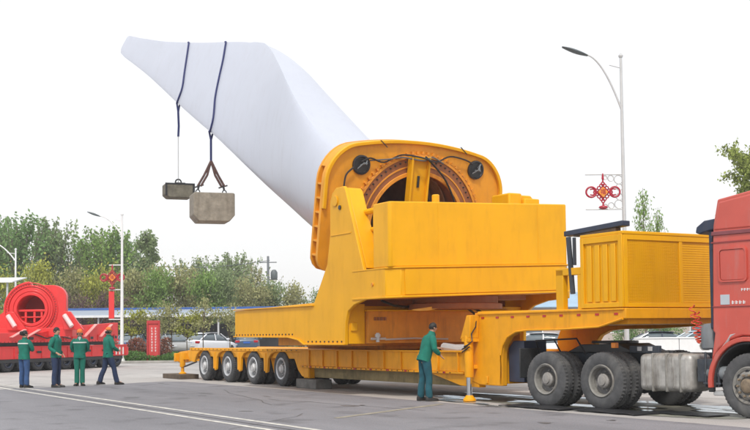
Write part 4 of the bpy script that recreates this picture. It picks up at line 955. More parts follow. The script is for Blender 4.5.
def person(loc, heading, label, J, top=GRN, legs=JEAN, cap=None, hair='short', stripe=True, scale=1.0, lean=0):
    t = thing('person', label, 'person', loc, heading, None)
    t.scale = (scale,)*3
    V = {k: Vector(v) for k, v in J.items()}
    e = [('pelvis', 'chest'), ('chest', 'neck'), ('neck', 'chin'), ('chin', 'brow'), ('brow', 'crown')]
    for s in 'lr': e += [('chest', 'sh'+s), ('sh'+s, 'el'+s), ('el'+s, 'wr'+s), ('wr'+s, 'pa'+s), ('pelvis', 'hip'+s), ('hip'+s, 'kn'+s), ('kn'+s, 'an'+s), ('an'+s, 'to'+s)]
    hd = (V['crown']-V['neck']).normalized(); fw = Vector(J['face']).normalized(); del V['face']
    V['crown'] = V['neck']+hd*.205; V['chin'] = V['neck']+hd*.085+fw*.022; V['brow'] = V['neck']+hd*.165+fw*.006
    V['nose'] = V['neck']+hd*.115+fw*.105; e.append(('chin', 'nose'))
    rad = dict(pelvis=(.13, .10), chest=(.135, .085), neck=.050, chin=.064, brow=.086, crown=.068, nose=.013)
    for s in 'lr': rad.update({'sh'+s: .058, 'el'+s: .042, 'wr'+s: .028, 'pa'+s: (.034, .018), 'hip'+s: .088, 'kn'+s: .058, 'an'+s: .040, 'to'+s: .038})
    for s in 'lr':
        sg = 1 if s == 'l' else -1
        d = (V['pa'+s]-V['wr'+s]).normalized(); side = d.cross(Vector((1, 0, .2))).normalized(); nrm = d.cross(side)
        for k in range(5):
            off = side*(.030-.019*k) if k < 4 else -side*.036*1
            ln = (.062, .074, .070, .055)[k] if k < 4 else .045
            a = V['pa'+s]+off*.8+d*.015 if k < 4 else V['pa'+s]+side*.026-d*.02
            bb = a+d*ln*.6+nrm*.006 if k < 4 else a+side*.028+d*.018; cc = bb+d*ln*.4+nrm*.02*sg if k < 4 else bb+side*.006+d*.03
            V[f'f{k}a{s}'] = a; V[f'f{k}b{s}'] = bb; V[f'f{k}c{s}'] = cc
            e += [('pa'+s, f'f{k}a{s}'), (f'f{k}a{s}', f'f{k}b{s}'), (f'f{k}b{s}', f'f{k}c{s}')]
            for c_ in 'abc': rad[f'f{k}{c_}{s}'] = .0085
    skin_mesh('body', SKIN, dict(j=V, e=e), rad, t)
    # ears and eyes
    sd = fw.cross(hd).normalized(); b = MB()
    for sg in (-1, 1):
        c = V['neck']+hd*.115+sd*sg*.082-fw*.008; b = MB(); b.lathe([(0, -.012), (.018, -.008), (.022, 0), (.014, .01), (0, .012)], c=tuple(c), axis='z', n=8); b.build('ear', SKIN, t, bevel=0)
        c = V['neck']+hd*.140+sd*sg*.032+fw*.084; b = MB(); b.lathe([(0, -.010), (.011, -.004), (.011, .004), (0, .010)], c=tuple(c), axis='z', n=8); b.build('eye', HAIR, t, bevel=0)
    c = V['neck']+hd*.080+fw*.088; MB().box(c.x-.006, c.x+.006, c.y-.022, c.y+.022, c.z-.005, c.z+.005).build('mouth', mat('lips', (.3, .1, .08), .6), t, bevel=.003)
    # trousers
    JV = {'pelvis': V['pelvis']+Vector((0, 0, .05)), }
    r2 = dict(pelvis=(.12, .10)); e2 = []
    for s in 'lr':
        for k in ('hip', 'kn'): JV[k+s] = V[k+s]
        JV['th'+s] = (V['hip'+s]+V['kn'+s])/2; JV['ca'+s] = (V['kn'+s]+V['an'+s])/2-Vector((.012, 0, 0))
        JV['cu'+s] = V['an'+s]+Vector((.012, 0, -.045)); r2.update({'hip'+s: .108, 'th'+s: .098, 'kn'+s: .078, 'ca'+s: .080, 'cu'+s: .082})
        e2 += [('pelvis', 'hip'+s), ('hip'+s, 'th'+s), ('th'+s, 'kn'+s), ('kn'+s, 'ca'+s), ('ca'+s, 'cu'+s)]
    skin_mesh('trousers', legs, dict(j=JV, e=e2), r2, t, sub=2)
    # jacket: lofted torso with sleeves
    up_ = (V['neck']-V['pelvis']).normalized(); sv = (V['shl']-V['shr']); hw = sv.length/2; sv.normalize(); fv = sv.cross(up_).normalized(); b = MB()
    pe, ch, ne = V['pelvis'], V['chest'], V['neck']
    st = [(pe-up_*.10, .188, .140), (pe-up_*.02, .182, .140), (pe+up_*.07, .168, .130), (pe*.55+ch*.45, .172, .130), (pe*.2+ch*.8, .190, .136), (ch+up_*.03, .205, .135), (ch*.4+ne*.6-up_*.025, .165, .108), (ne-up_*.035, .085, .075), (ne+up_*.005, .066, .068), (ne+up_*.035, .068, .070)]
    n = 24; vs = []
    for i_, (c, w_, d_) in enumerate(st):
        for k in range(n):
            a = 2*pi*k/n; wr = 1+.035*sin(a*5+i_*2.1)*(i_ < 6)
            ca, sa = cos(a), sin(a); ca = abs(ca)**.85*(1 if ca > 0 else -1); sa = abs(sa)**.85*(1 if sa > 0 else -1)
            vs.append(c+fv*d_*ca*wr+sv*w_*sa*wr)
    b.add(vs, [(i_*n+k, i_*n+(k+1) % n, (i_+1)*n+(k+1) % n, (i_+1)*n+k) for i_ in range(len(st)-1) for k in range(n)])
    jk = b.build('jacket', top, t, bevel=0); m_ = jk.modifiers.new('s', 'SUBSURF'); m_.levels = 1; m_.render_levels = 1
    for s in 'lr':
        S0, E0, W0 = V['sh'+s], V['el'+s], V['wr'+s]; sg = 1 if s == 'l' else -1
        P = [S0-sv*sg*.10+up_*.005, S0-sv*sg*.03, S0+(E0-S0)*.25, S0+(E0-S0)*.6, E0, E0+(W0-E0)*.35, E0+(W0-E0)*.7, E0+(W0-E0)*.96]
        RR = [.050, .082, .078, .070, .064, .060, .053, .050]; b = MB(); n = 14; vs = []
        for i_, p in enumerate(P):
            tg = (P[min(i_+1, 7)]-P[max(i_-1, 0)]).normalized(); aa = tg.cross(fv if abs(tg.dot(fv)) < .9 else up_).normalized(); bb = tg.cross(aa)
            for k in range(n):
                a = 2*pi*k/n; r_ = RR[i_]*(1+.06*sin(3*a+i_*1.9)); vs.append(p+aa*r_*cos(a)+bb*r_*sin(a))
        b.add(vs, [(i_*n+k, i_*n+(k+1) % n, (i_+1)*n+(k+1) % n, (i_+1)*n+k) for i_ in range(7) for k in range(n)]+[tuple(range(n)), tuple(7*n+k for k in range(n))])
        sl_ = b.build('sleeve', top, jk, bevel=0); m_ = sl_.modifiers.new('s', 'SUBSURF'); m_.levels = 1; m_.render_levels = 1
    b = MB()
    b.add([ne+up_*.03+fv*.07, ne+up_*.0+fv*.085+sv*.05, ne-up_*.09+fv*.118, ne+up_*.0+fv*.085-sv*.05], [(0, 1, 2), (0, 2, 3)]); b.build('collar_opening', mat('shirt', (.35, .36, .38), .8), jk, bevel=0)
    if stripe:
        c = ch+up_*.0; n = 28; vs = []
        for k in range(n):
            a = 2*pi*k/n; ca, sa = cos(a), sin(a); ca = abs(ca)**.85*(1 if ca > 0 else -1); sa = abs(sa)**.85*(1 if sa > 0 else -1)
            for dz in (-.018, .018): vs.append(c+up_*dz+fv*.144*ca*1.02+sv*.208*sa*1.02)
        b = MB(); b.add(vs, [(2*k, 2*((k+1) % n), 2*((k+1) % n)+1, 2*k+1) for k in range(n)]); b.build('reflective_band', STRI, jk, bevel=0)
    for s in 'lr':
        a, to = V['an'+s], V['to'+s]; d = (to-a); d.z = 0; d.normalize(); zz = min(to.z, a.z)
        sd2 = Vector((-d.y, d.x, 0)); b = MB(); vs = []
        prof = [(-.075, .035, .0, .09), (-.04, .046, 0, .115), (.04, .046, 0, .10), (.12, .05, 0, .065), (.185, .045, 0, .05), (.215, .022, .0, .03)]
        base = Vector((a.x, a.y, a.z-.085))
        for x, w_, z0, z1 in prof:
            for sy, z_ in ((-1, z0), (1, z0), (1, (z0+z1)*.6), (.6, z1), (-.6, z1), (-1, (z0+z1)*.6)): vs.append(base+d*x+sd2*w_*sy+Vector((0, 0, z_+.004)))
        m_ = len(prof); b.add(vs, [(i*6+j, i*6+(j+1) % 6, (i+1)*6+(j+1) % 6, (i+1)*6+j) for i in range(m_-1) for j in range(6)]+[tuple(range(6)), tuple((m_-1)*6+j for j in range(6))])
        b.build('shoe', SHOE, t, bevel=0)
    # hair / cap
    hc = V['brow']-hd*.020-fw*.012
    b = MB(); vs = []; n = 20; rows = 9
    for i in range(rows+1):
        ph = pi*.5*i/rows*1.40 if hair != 'cap' else pi*.5*i/rows*1.0
        for k in range(n):
            a = 2*pi*k/n; f = cos(a)    # along face direction
            lim = ph
            if hair != 'cap' and f > .1: lim = ph*(1-.40*(f-.1)/.9)
            if hair == 'cap': lim = ph
            R_ = .087 if hair != 'cap' else .094
            R_ = R_*(1+.035*sin(7*a+3*i)) if hair != 'cap' else R_; vs.append(hc+hd*(R_*1.08*cos(lim)+ (0.02 if hair=='cap' else 0))+fw*(R_*(1.05 if f < 0 else .97)*sin(lim)*cos(a))+sd*(R_*.95*sin(lim)*sin(a)))
    b.add(vs, [(i*n+k, i*n+(k+1) % n, (i+1)*n+(k+1) % n, (i+1)*n+k) for i in range(rows) for k in range(n)])
    o = b.build('cap' if hair == 'cap' else 'hair', cap if hair == 'cap' else HAIR, t, bevel=0)
    so_ = o.modifiers.new('solid', 'SOLIDIFY'); so_.thickness = .006
    if hair == 'cap':
        b = MB(); vs = []
        for k in range(9):
            a = -1.0+2.0*k/8; vs.append(hc+hd*.022+fw*.105*cos(a)+sd*.105*sin(a)); vs.append(hc+hd*.012+fw*(.10+.075*cos(a*1.3))*1.0+sd*.10*sin(a))
        b.add(vs, [(2*k, 2*k+2, 2*k+3, 2*k+1) for k in range(8)]); o = b.build('cap_brim', cap, o, bevel=0); o.modifiers.new('solid', 'SOLIDIFY').thickness = .008
        b = MB(); b.lathe([(.0, -.0), (.092, -.01), (.094, -.04), (.085, -.075), (.0, -.09)], c=tuple(hc-fw*.012), axis='z', n=16)
        b.build('hair', HAIR, t, bevel=0)
    if hair == 'bun':
        c = hc-fw*.10+hd*.01; b = MB(); b.lathe([(0, -.07), (.05, -.05), (.065, 0), (.05, .05), (0, .07)], c=tuple(c), axis='z', n=12); b.build('hair_bun', HAIR, t, bevel=0)
    return t
def pose(**k):
    J = dict(pelvis=(0, 0, .95), chest=(0, 0, 1.32), neck=(.01, 0, 1.47), crown=(.02, 0, 1.70), face=(1, 0, 0),
             shl=(0, .185, 1.385), shr=(0, -.185, 1.385), ell=(-.02, .24, 1.10), elr=(-.02, -.24, 1.10), wrl=(.05, .23, .86), wrr=(.05, -.23, .86), pal=(.07, .22, .79), par=(.07, -.22, .79),
             hipl=(0, .09, .89), hipr=(0, -.09, .89), knl=(.02, .10, .49), knr=(.02, -.10, .49), anl=(0, .11, .09), anr=(0, -.11, .09), tol=(.14, .12, .04), tor=(.14, -.13, .04))
    J.update(k); return J
pr = lambda dx, dy: atan2(dy, dx)
# 1: dark hair, arms folded, looking right towards the red machine
person((-10.37, 33.99, 0), radians(62), 'worker in green jacket with bare dark hair and arms folded, leftmost of the five', pose(face=(1, -.25, 0), ell=(.10, .25, 1.12), elr=(.10, -.25, 1.12), wrl=(.24, .02, 1.20), wrr=(.25, -.02, 1.14), pal=(.26, -.06, 1.21), par=(.27, .06, 1.13), anl=(.04, .13, .09), tol=(.17, .16, .04), anr=(-.03, -.13, .09), tor=(.10, -.17, .04)), hair='bun', legs=JEAN, scale=.99)
# 2: facing right, hand at side
person((-9.46, 34.1, 0), radians(-12), 'tall bareheaded worker in open green jacket and dark jeans facing right', pose(face=(1, -.15, 0), elr=(-.08, -.25, 1.12), wrr=(.14, -.24, .98), par=(.20, -.22, .95), ell=(-.10, .24, 1.12), wrl=(.08, .22, .95), pal=(.13, .2, .91)), legs=DENIM, stripe=False, scale=1.04)
# 3: cap, facing camera, hands behind back
person((-9.0, 35.03, 0), radians(-78), 'worker in full green overalls and orange cap facing the camera with hands behind back', pose(ell=(-.10, .25, 1.13), elr=(-.10, -.25, 1.13), wrl=(-.17, .06, .98), wrr=(-.17, -.06, .98), pal=(-.19, 0, .96), par=(-.20, .02, .97), anl=(0, .08, .09), anr=(0, -.08, .09), tol=(.13, .12, .04), tor=(.13, -.12, .04), knl=(.02, .08, .49), knr=(.02, -.08, .49)), legs=GRN, cap=CAPO, hair='cap', scale=1.0)
# 4: cap, walking away to the right, back to the camera
person((-8.25, 35.52, 0), radians(38), 'worker in orange cap and dark trousers striding right with back to the camera', pose(pelvis=(0, 0, .92), hipl=(0, .09, .87), hipr=(0, -.09, .87), knl=(-.06, .12, .49), anl=(-.22, .15, .10), tol=(-.08, .18, .05), knr=(.14, -.11, .50), anr=(.23, -.13, .09), tor=(.38, -.15, .05), ell=(.04, .27, 1.12), wrl=(.24, .20, 1.02), pal=(.30, .16, 1.03), elr=(.04, -.27, 1.12), wrr=(.25, -.18, 1.02), par=(.31, -.14, 1.03), face=(1, .1, -.1)), legs=DENIM, cap=CAPO, hair='cap', stripe=False, scale=1.03)
# 5: leaning on the trailer
p5 = inframe(TR, 5.05, -.72)
person((p5.x, p5.y, 0), radians(22), 'worker with short dark hair leaning with one hand on the yellow trailer deck', pose(pelvis=(-.06, 0, .95), chest=(.05, 0, 1.31), neck=(.12, 0, 1.46), crown=(.17, 0, 1.68), shl=(.06, .18, 1.37), shr=(.06, -.18, 1.37), ell=(.14, .25, 1.13), wrl=(.36, .26, 1.13), pal=(.44, .26, 1.13), elr=(.05, -.27, 1.12), wrr=(.20, -.22, 1.00), par=(.26, -.2, .95), hipl=(-.06, .09, .89), hipr=(-.06, -.09, .89), knl=(-.06, .10, .49), knr=(0.0, -.10, .49), anl=(-.12, .11, .09), tol=(.02, .13, .04), anr=(-.02, -.12, .09), tor=(.12, -.14, .04), face=(1, .1, -.15)), legs=mat('teal_trousers', (.012, .085, .115), .9, var=.25, scale=7, bump=.5, bscale=10), stripe=False, scale=1.01)

# ================================================================== STREET LAMPS AND KNOT ORNAMENTS
LENS = mat('lamp_lens', (.5, .52, .55), .2)
DGRY = mat('lamp_grey', (.10, .12, .13), .5)
def lamp(x, y, H, armx, armz, r, label, rise=-1.6, flip=1, head=(.85, .26), pm=GALV):
    t = thing('street_lamp', label, 'street lamp', (x, y, 0), 0)
    MB().tube([(0, 0, 0), (0, 0, H)], r, 12, r2=r*.5).build('pole', pm, t, bevel=0)
    MB().lathe([(r*.8, H), (r*.9, H+.05), (0, H+.15)], axis='z', n=12).build('pole_cap', pm, t, bevel=0)
    MB().lathe([(r*2, 0), (r*2, .03), (r*1.2, .3), (0, .3)], axis='z', n=12).build('pole_base', pm, t, bevel=0)
    pts = []
    for k in range(13):
        u = k/12; pts.append((flip*armx*u, 0, H+rise+(armz-rise)*(1-(1-u)**1.9)))
    MB().tube(pts, r*.42, 8, r2=r*.30).build('arm', pm, t, bevel=0)
    MB().tube([(0, 0, H-.35), (flip*armx*.32, 0, H-.30+.05)], r*.18, 6).build('arm_stay', pm, t, bevel=0)
    hx, hz = flip*armx, H+armz; L_, wd = head; b = MB(); vs = []; n = 10
    slope = .35
    for i in range(8):
        u = i/7; wv = wd*sin(pi*(.12+.80*u))**.6*.5
        for k in range(n):
            a = 2*pi*k/n; vs.append((hx+flip*(u*L_-.1), wv*cos(a), hz+slope*(u*L_-.1)+.07*sin(a)*sin(pi*(.1+.8*u))))
    b.add(vs, [(i*n+k, i*n+(k+1) % n, (i+1)*n+(k+1) % n, (i+1)*n+k) for i in range(7) for k in range(n)]+[tuple(range(n)), tuple(7*n+k for k in range(n))])
    b.build('lamp_head', DGRY, t, bevel=0)
    return t
l1 = lamp(7.85, 36, 10.15, 1.15, .10, .085, 'tall grey street lamp with curved arm behind the yellow power unit', flip=-1, rise=-1.7, head=(.8, .30))
l2 = lamp(-14.54, 66, 8.5, 1.35, -.02, .11, 'white street lamp standing behind the red trailer end', flip=-1, rise=-1.2, head=(.75, .3), pm=WHTP)
l3 = lamp(-31.3, 100, 9.2, 2.4, .75, .13, 'far street lamp at the left edge above the red machine', flip=-1, rise=-1.0, head=(.9, .3), pm=WHTP)
def scroll(x, z, sx, sz, t, m):
    b = MB(); b.tube([(x, 0, z), (x-1.2*sx, 0, z)], .022, 6)
    for k, (cx, cz, R_) in enumerate(((.16, .16, .13), (.40, .12, .09), (.14, .40, .10), (.58, .10, .06))):
        b.torus(R_, .018, (x-cx*sx, 0, z+cz*sz), (1, 0, 0), (0, 0, 1), n=16, m=5)
    b.build('scroll_bracket', m, t, bevel=0)
scroll(0, 6.42, 1, -1, l1, GALV); scroll(0, 5.32, 1, 1, l1, GALV)
def knot(x, y, z, s, label, glyph=True, lantern=False):
    t = thing('knot_ornament', label, 'ornament', (x, y, z), 0, 'red knot ornaments on the lamps'); t.scale = (s, s, s)
    b = MB(); b.prism([(-.215, 0), (0, -.235), (.215, 0), (0, .235)], 'y', -.06, .06); b.build('gold_diamond', GOLD, t, bevel=.012)
    b = MB(); P = [(-.27, 0), (0, -.29), (.27, 0), (0, .29)]
    b.tube([(p[0], 0, p[1]) for p in P+P[:2]], .032, 6)
    X, Z = (1, 0, 0), (0, 0, 1)
    for k in range(4):
        for u in (.2, .5, .8):
            p, q_ = P[k], P[(k+1) % 4]; cx, cz = p[0]+(q_[0]-p[0])*u, p[1]+(q_[1]-p[1])*u; f = 1.22
            b.torus(.072, .026, (cx*f, 0, cz*f), X, Z, n=14, m=6)
    for cx, cz in ((0, .36), (0, -.37), (-.33, 0), (.33, 0)): b.torus(.07, .028, (cx, 0, cz), X, Z, n=14, m=6)
    b.build('knot_weave', KNOT, t, bevel=0)
    for sg in (-1, 1):
        b = MB(); b.torus(.215, .042, (sg*.50, 0, .01), X, Z, n=28, m=8); b.torus(.13, .030, (sg*.46, 0, .01), X, Z, n=20, m=6, a0=.9 if sg > 0 else pi+.9, a1=2*pi-.9 if sg > 0 else 3*pi-.9); b.build('side_loop', KNOT, t, bevel=0)
    b = MB(); b.tube([(0, 0, .42), (0, 0, .60)], .035, 6); b.tube([(0, 0, .56), (0, 0, .80)], .055, 8, r2=.035); b.build('top_tie', KNOT, t, bevel=0)
    b = MB(); b.tube([(0, 0, -.42), (0, 0, -.60)], .04, 8); b.lathe([(.04, -.56), (.17, -.60), (.20, -.66), (.12, -.70), (.05, -.74), (0, -.74)], axis='z', n=14); b.build('tassel', KNOT, t, bevel=0)
    cu = bpy.data.curves.new('character', 'FONT'); cu.body = '福'; cu.size = .24; cu.extrude = .004; cu.align_x = 'CENTER'; cu.align_y = 'CENTER'
    co = bpy.data.objects.new('character', cu); COL.objects.link(co)
    dg = bpy.context.evaluated_depsgraph_get(); dg.update(); me = bpy.data.meshes.new_from_object(co.evaluated_get(dg)); bpy.data.objects.remove(co)
    me.materials.clear(); me.materials.append(KNOT)
    co = bpy.data.objects.new('character', me); COL.objects.link(co); co.parent = t; co.location = (0, -.068, 0); co.rotation_euler = (pi/2, 0, 0)
    return t
knot(7.20, 36, 5.86, .74, 'dark red knot ornament with gold diamond hung on the tall right lamp')
kt = knot(-15.10, 66, 4.90, .95, 'small red knot ornament with gold diamond hung on the white left lamp')
b = MB(); b.box(-.70, -.25, -.04, .04, 3.2, 4.35); 
bn = MB().box(-15.30, -14.98, 65.97, 66.03, 2.55, 4.12).build('banner', REDP, None, bevel=.02); tag(bn, 'narrow red vertical banner panel on the white left lamp below the ornament', 'banner')
b = MB(); b.tube([(0, 0, 5.62), (-.75, 0, 5.62)], .03, 6); b.tube([(0, 0, 4.2), (-.75, 0, 4.2)], .03, 6); b.tube([(0, 0, 2.5), (-.75, 0, 2.5)], .03, 6); b.build('arm_bracket', WHTP, l2, bevel=0)

# ================================================================== BACKGROUND: kerb, verge, hedges, cars, carport, trees
KERB = mat('kerb_stone', (.33, .32, .30), .9, var=.2, scale=3, bump=.3)
GRS = mat('verge_grass', (.075, .13, .03), .95, var=.4, scale=6, bump=1, bscale=20)
def leaf_mat(name, c, var=.5, trans=.42):
    m = mat(name, c, .7, var=.25, scale=.5, island=var)
    b = m.node_tree.nodes['Principled BSDF']; b.inputs['Subsurface Weight'].default_value = 0
    b.inputs['Transmission Weight'].default_value = 0
    N = m.node_tree.nodes; L = m.node_tree.links; tr = N.new('ShaderNodeBsdfTranslucent'); mx = N.new('ShaderNodeMixShader'); mx.inputs[0].default_value = trans
    src = b.inputs['Base Color'].links[0].from_socket; L.new(src, tr.inputs[0]); out = N['Material Output']
    L.new(b.outputs[0], mx.inputs[1]); L.new(tr.outputs[0], mx.inputs[2]); L.new(mx.outputs[0], out.inputs[0]); return m
LF = dict(dark=leaf_mat('leaf_dark', (.20, .33, .115), .4, .48), mid=leaf_mat('leaf_mid', (.24, .37, .10), .45, .48), fresh=leaf_mat('leaf_fresh', (.30, .36, .09), .5, .45), yel=leaf_mat('leaf_yellow', (.40, .42, .08)), pale=leaf_mat('leaf_pale', (.36, .36, .17)), purp=leaf_mat('leaf_purple', (.17, .10, .105), .5, .3), grey=leaf_mat('leaf_greygreen', (.27, .35, .17), .4, .48), red=leaf_mat('leaf_russet', (.30, .13, .09)), hedge=leaf_mat('leaf_hedge', (.10, .20, .05)), wood=leaf_mat('leaf_wood', (.20, .27, .12), .6, .4))
BARK = mat('bark', (.14, .11, .085), .9, var=.3, scale=5, bump=.5)
def quads(pts, size, R, flat=0):
    vs, fs = [], []
    for p in pts:
        s = size*R.uniform(.55, 1.25); a = Vector((R.gauss(0, 1), R.gauss(0, 1), R.gauss(0, 1))).normalized()
        b_ = a.cross(Vector((R.gauss(0, 1), R.gauss(0, 1), R.gauss(0, 1)))).normalized(); o = len(vs)
        vs += [p-a*s*.5, p+b_*s*.28, p+a*s*.5, p-b_*s*.28]; fs.append((o, o+1, o+2, o+3))
    return vs, fs
TREEC = {}
def tree_mesh(kind, seed):
    """returns (crown verts/faces, trunk MB) of unit-height tree"""
    R = random.Random(seed); tr = MB(); pts = []
    if kind == 'poplar':
        n = 54
        tr.tube([(0, 0, 0), (R.uniform(-.01, .01), 0, .5), (0, 0, .93)], .014, 6, r2=.003)
        for i in range(n):
            z0 = R.uniform(.06, .72); az = R.uniform(0, 2*pi); tilt = radians(R.uniform(7, 27)); L_ = (1.0-z0)*R.uniform(.40, .92)+.08
            d = Vector((sin(tilt)*cos(az), sin(tilt)*sin(az), cos(tilt))); p0 = Vector((0, 0, z0)); rr = .05
            base = p0+Vector((cos(az), sin(az), 0))*R.uniform(0, .16)*(1-z0)
            end = base+d*L_
            if end.z > 1.0: end = base+d*L_*(1.0-base.z)/(end.z-base.z)
            tr.tube([p0, (base+end)/2, end], .005, 4, r2=.0015)
            for k in range(84):
                t = R.random()**.8; c = base+(end-base)*t; w = .036*(1-t*.80)+.004
                pts.append(c+Vector((R.gauss(0, w), R.gauss(0, w), R.gauss(0, w*1.3))))
        size = .032
    elif kind == 'cone':
        tr.tube([(0, 0, 0), (0, 0, .95)], .018, 6, r2=.003)
        for i in range(60):
            z0 = R.uniform(.15, .92); az = R.uniform(0, 2*pi); L_ = (1-z0)*.38*R.uniform(.7, 1.15)+.03; d = Vector((cos(az), sin(az), .9)).normalized()
            p0 = Vector((0, 0, z0)); tr.tube([p0, p0+d*L_], .004, 4, r2=.001)
            for k in range(50):
                t = R.random()**.7; w = .018; pts.append(p0+d*L_*t+Vector((R.gauss(0, w), R.gauss(0, w), R.gauss(0, w))))
        size = .034
    elif kind == 'round':
        tr.tube([(0, 0, 0), (.01, 0, .25), (0, .01, .5)], .022, 6, r2=.010)
        cl = []
        for i in range(26):
            az = R.uniform(0, 2*pi); r = R.uniform(.0, .34); z = R.uniform(.34, .92); r *= sqrt(max(.05, 1-((z-.58)/.42)**2))*1.1
            c = Vector((r*cos(az), r*sin(az), z)); cl.append(c); tr.tube([(0, 0, .3), tuple(c*.6+Vector((0, 0, .12))), tuple(c)], .006, 4, r2=.0015)
        for c in cl:
            s = R.uniform(.05, .10)
            for k in range(150): pts.append(c+Vector((R.gauss(0, s), R.gauss(0, s), R.gauss(0, s*.8))))
        size = .042
    elif kind == 'sparse':
        tr.tube([(0, 0, 0), (.01, 0, .5), (0, 0, .98)], .012, 6, r2=.002)
        for i in range(26):
            z0 = R.uniform(.25, .85); az = R.uniform(0, 2*pi); L_ = (1-z0)*.42+.08; d = Vector((cos(az)*.55, sin(az)*.55, 1)).normalized(); p0 = Vector((0, 0, z0))
            tr.tube([p0, p0+d*L_], .0022, 4, r2=.0007)
            for k in range(34): pts.append(p0+d*L_*R.random()+Vector((R.gauss(0, .018), R.gauss(0, .018), R.gauss(0, .015))))
        size = .026
    elif kind == 'young':
        tr.tube([(0, 0, 0), (.01, 0, .35), (0, 0, .75)], .012, 6, r2=.005)
        for i in range(14):
            az = R.uniform(0, 2*pi); r = R.uniform(.02, .24); z = R.uniform(.50, .94); c = Vector((r*cos(az), r*sin(az), z)); tr.tube([(0, 0, .42), tuple(c*.6+Vector((0, 0, .2))), tuple(c)], .005, 4, r2=.0015)
            for k in range(60): pts.append(c+Vector((R.gauss(0, .06), R.gauss(0, .06), R.gauss(0, .05))))
        size = .045
    elif kind == 'shrub':
        for i in range(16):
            az = R.uniform(0, 2*pi); tr.tube([(0, 0, 0), (.22*cos(az), .22*sin(az), .55)], .012, 4, r2=.004)
        for i in range(34):
            az = R.uniform(0, 2*pi); r = R.uniform(0, .42); z = R.uniform(.12, .82)*(1-.35*(r/.42)**2); c = Vector((r*cos(az), r*sin(az), z))
            for k in range(110): pts.append(c+Vector((R.gauss(0, .065), R.gauss(0, .065), R.gauss(0, .07))))
        size = .038
    vs, fs = quads(pts, size, R)
    return vs, fs, tr
def tree(kind, seed, x, y, h, w, leaf, label, cat='tree', name='tree', group=None):
    key = (kind, seed, leaf)
    t = thing(name, label, cat, (x, y, 0), random.uniform(0, 6.28), group); t.scale = (w, w, h)
    if key not in TREEC:
        vs, fs, tr = tree_mesh(kind, seed)
        me = bpy.data.meshes.new('crown'); me.from_pydata([tuple(v) for v in vs], [], fs); me.materials.append(LF[leaf])
        o = tr.build('trunk', BARK, t, bevel=0); TREEC[key] = (me, o.data)
        c = bpy.data.objects.new('crown', me); COL.objects.link(c); c.parent = t
    else:
        for nm, me in zip(('crown', 'trunk'), TREEC[key]):
            c = bpy.data.objects.new(nm, me); COL.objects.link(c); c.parent = t
    return t
R = random.Random(77); pts = []
for k in range(42000):
    x = R.uniform(-75, 62); y = R.uniform(146, 160); hh = 4.6+1.6*sin(x*.31)+1.1*sin(x*.83+1)+.7*sin(x*2.1)
    if x > 10: hh *= .55
    pts.append(Vector((x, y, R.random()**.8*max(2.0, hh)+R.gauss(0, .25))))
WOODPTS = pts
HY = lambda px: 335-.0105*(px-375)
def place(kind, seed, px, pytop, Z, wpx, leaf, label, **k):
    h = (HY(px)-pytop)/1150*Z+CAMH; ww = {'poplar': .50, 'cone': .42, 'round': .75, 'sparse': .35, 'shrub': 1.0}[kind]
    return tree(kind, seed, at(px, Z), Z, h, wpx/1150*Z/ww, leaf, label, **k)
G = 'tall trees behind the car park'
TL = [('poplar', 1, -18, 214, 125, 70, 'dark', 'tall upright dark green tree cut by the left edge of the view'),
      ('poplar', 2, 16, 216, 118, 62, 'dark', 'tall upright dark green tree left of the far lamp'),
      ('poplar', 3, 50, 219, 122, 52, 'grey', 'tall grey green tree just right of the far left lamp'),
      ('poplar', 1, 78, 236, 128, 50, 'dark', 'shorter dark green tree between two taller trees over the red ring'),
      ('poplar', 2, 100, 228, 120, 56, 'mid', 'leafy green tree just left of the white lamp pole'),
      ('poplar', 3, 122, 232, 124, 48, 'dark', 'dark green tree straight behind the white lamp pole'),
      ('cone', 4, 146, 226, 112, 48, 'grey', 'pointed grey green tree standing right of the white lamp'),
      ('round', 5, 163, 264, 108, 50, 'pale', 'pale thin spring tree beyond the red notice board'),
      ('poplar', 1, 192, 258, 135, 44, 'grey', 'small upright tree left of the large hanging block'),
      ('poplar', 3, 210, 263, 138, 40, 'mid', 'low green tree straight under the large hanging block'),
      ('poplar', 2, 232, 254, 132, 46, 'grey', 'grey green tree just right of the large hanging block'),
      ('poplar', 1, 250, 262, 140, 34, 'pale', 'pale tree left of the utility pole')]
for k, s, px, py, Z, w, lf, lb in TL: place(k, s, px, py, Z, w, lf, lb, group=G, name='poplar_tree' if k == 'poplar' else 'tree')
G = 'low trees and bushes along the car park'
BL = [(-12, 262, 106, 50, 'yel', 'yellow green bushy tree at the left edge over the red machine'), (40, 262, 107, 46, 'yel', 'yellow green bushy tree above the red ring'), (76, 268, 106, 42, 'pale', 'pale green bushy tree above the right shoulder of the red ring'),
      (98, 264, 105, 44, 'yel', 'yellow green bushy tree left of the small knot ornament'), (133, 270, 106, 44, 'pale', 'pale bushy tree right of the white lamp pole'), (158, 268, 105, 44, 'mid', 'bright green bushy tree over the red notice board'),
      (180, 264, 107, 48, 'pale', 'pale bushy tree over the silver car'), (205, 272, 105, 42, 'mid', 'bright green bushy tree over the white sedan'), (226, 268, 106, 44, 'grey', 'grey green bushy tree left of the trailer beam end'),
      (250, 276, 105, 44, 'pale', 'pale bushy tree behind the start of the yellow beam'), (272, 282, 106, 40, 'grey', 'dark low bushy tree under the utility pole'), (292, 284, 105, 40, 'pale', 'yellowish bushy tree right of the utility pole'), (314, 289, 106, 36, 'grey', 'low bushy tree touching the yellow arm')]
for i, (px, py, Z, w, lf, lb) in enumerate(BL): place('round', 5+i % 3, px, py, Z, w, lf, lb, group=G, name='bushy_tree')
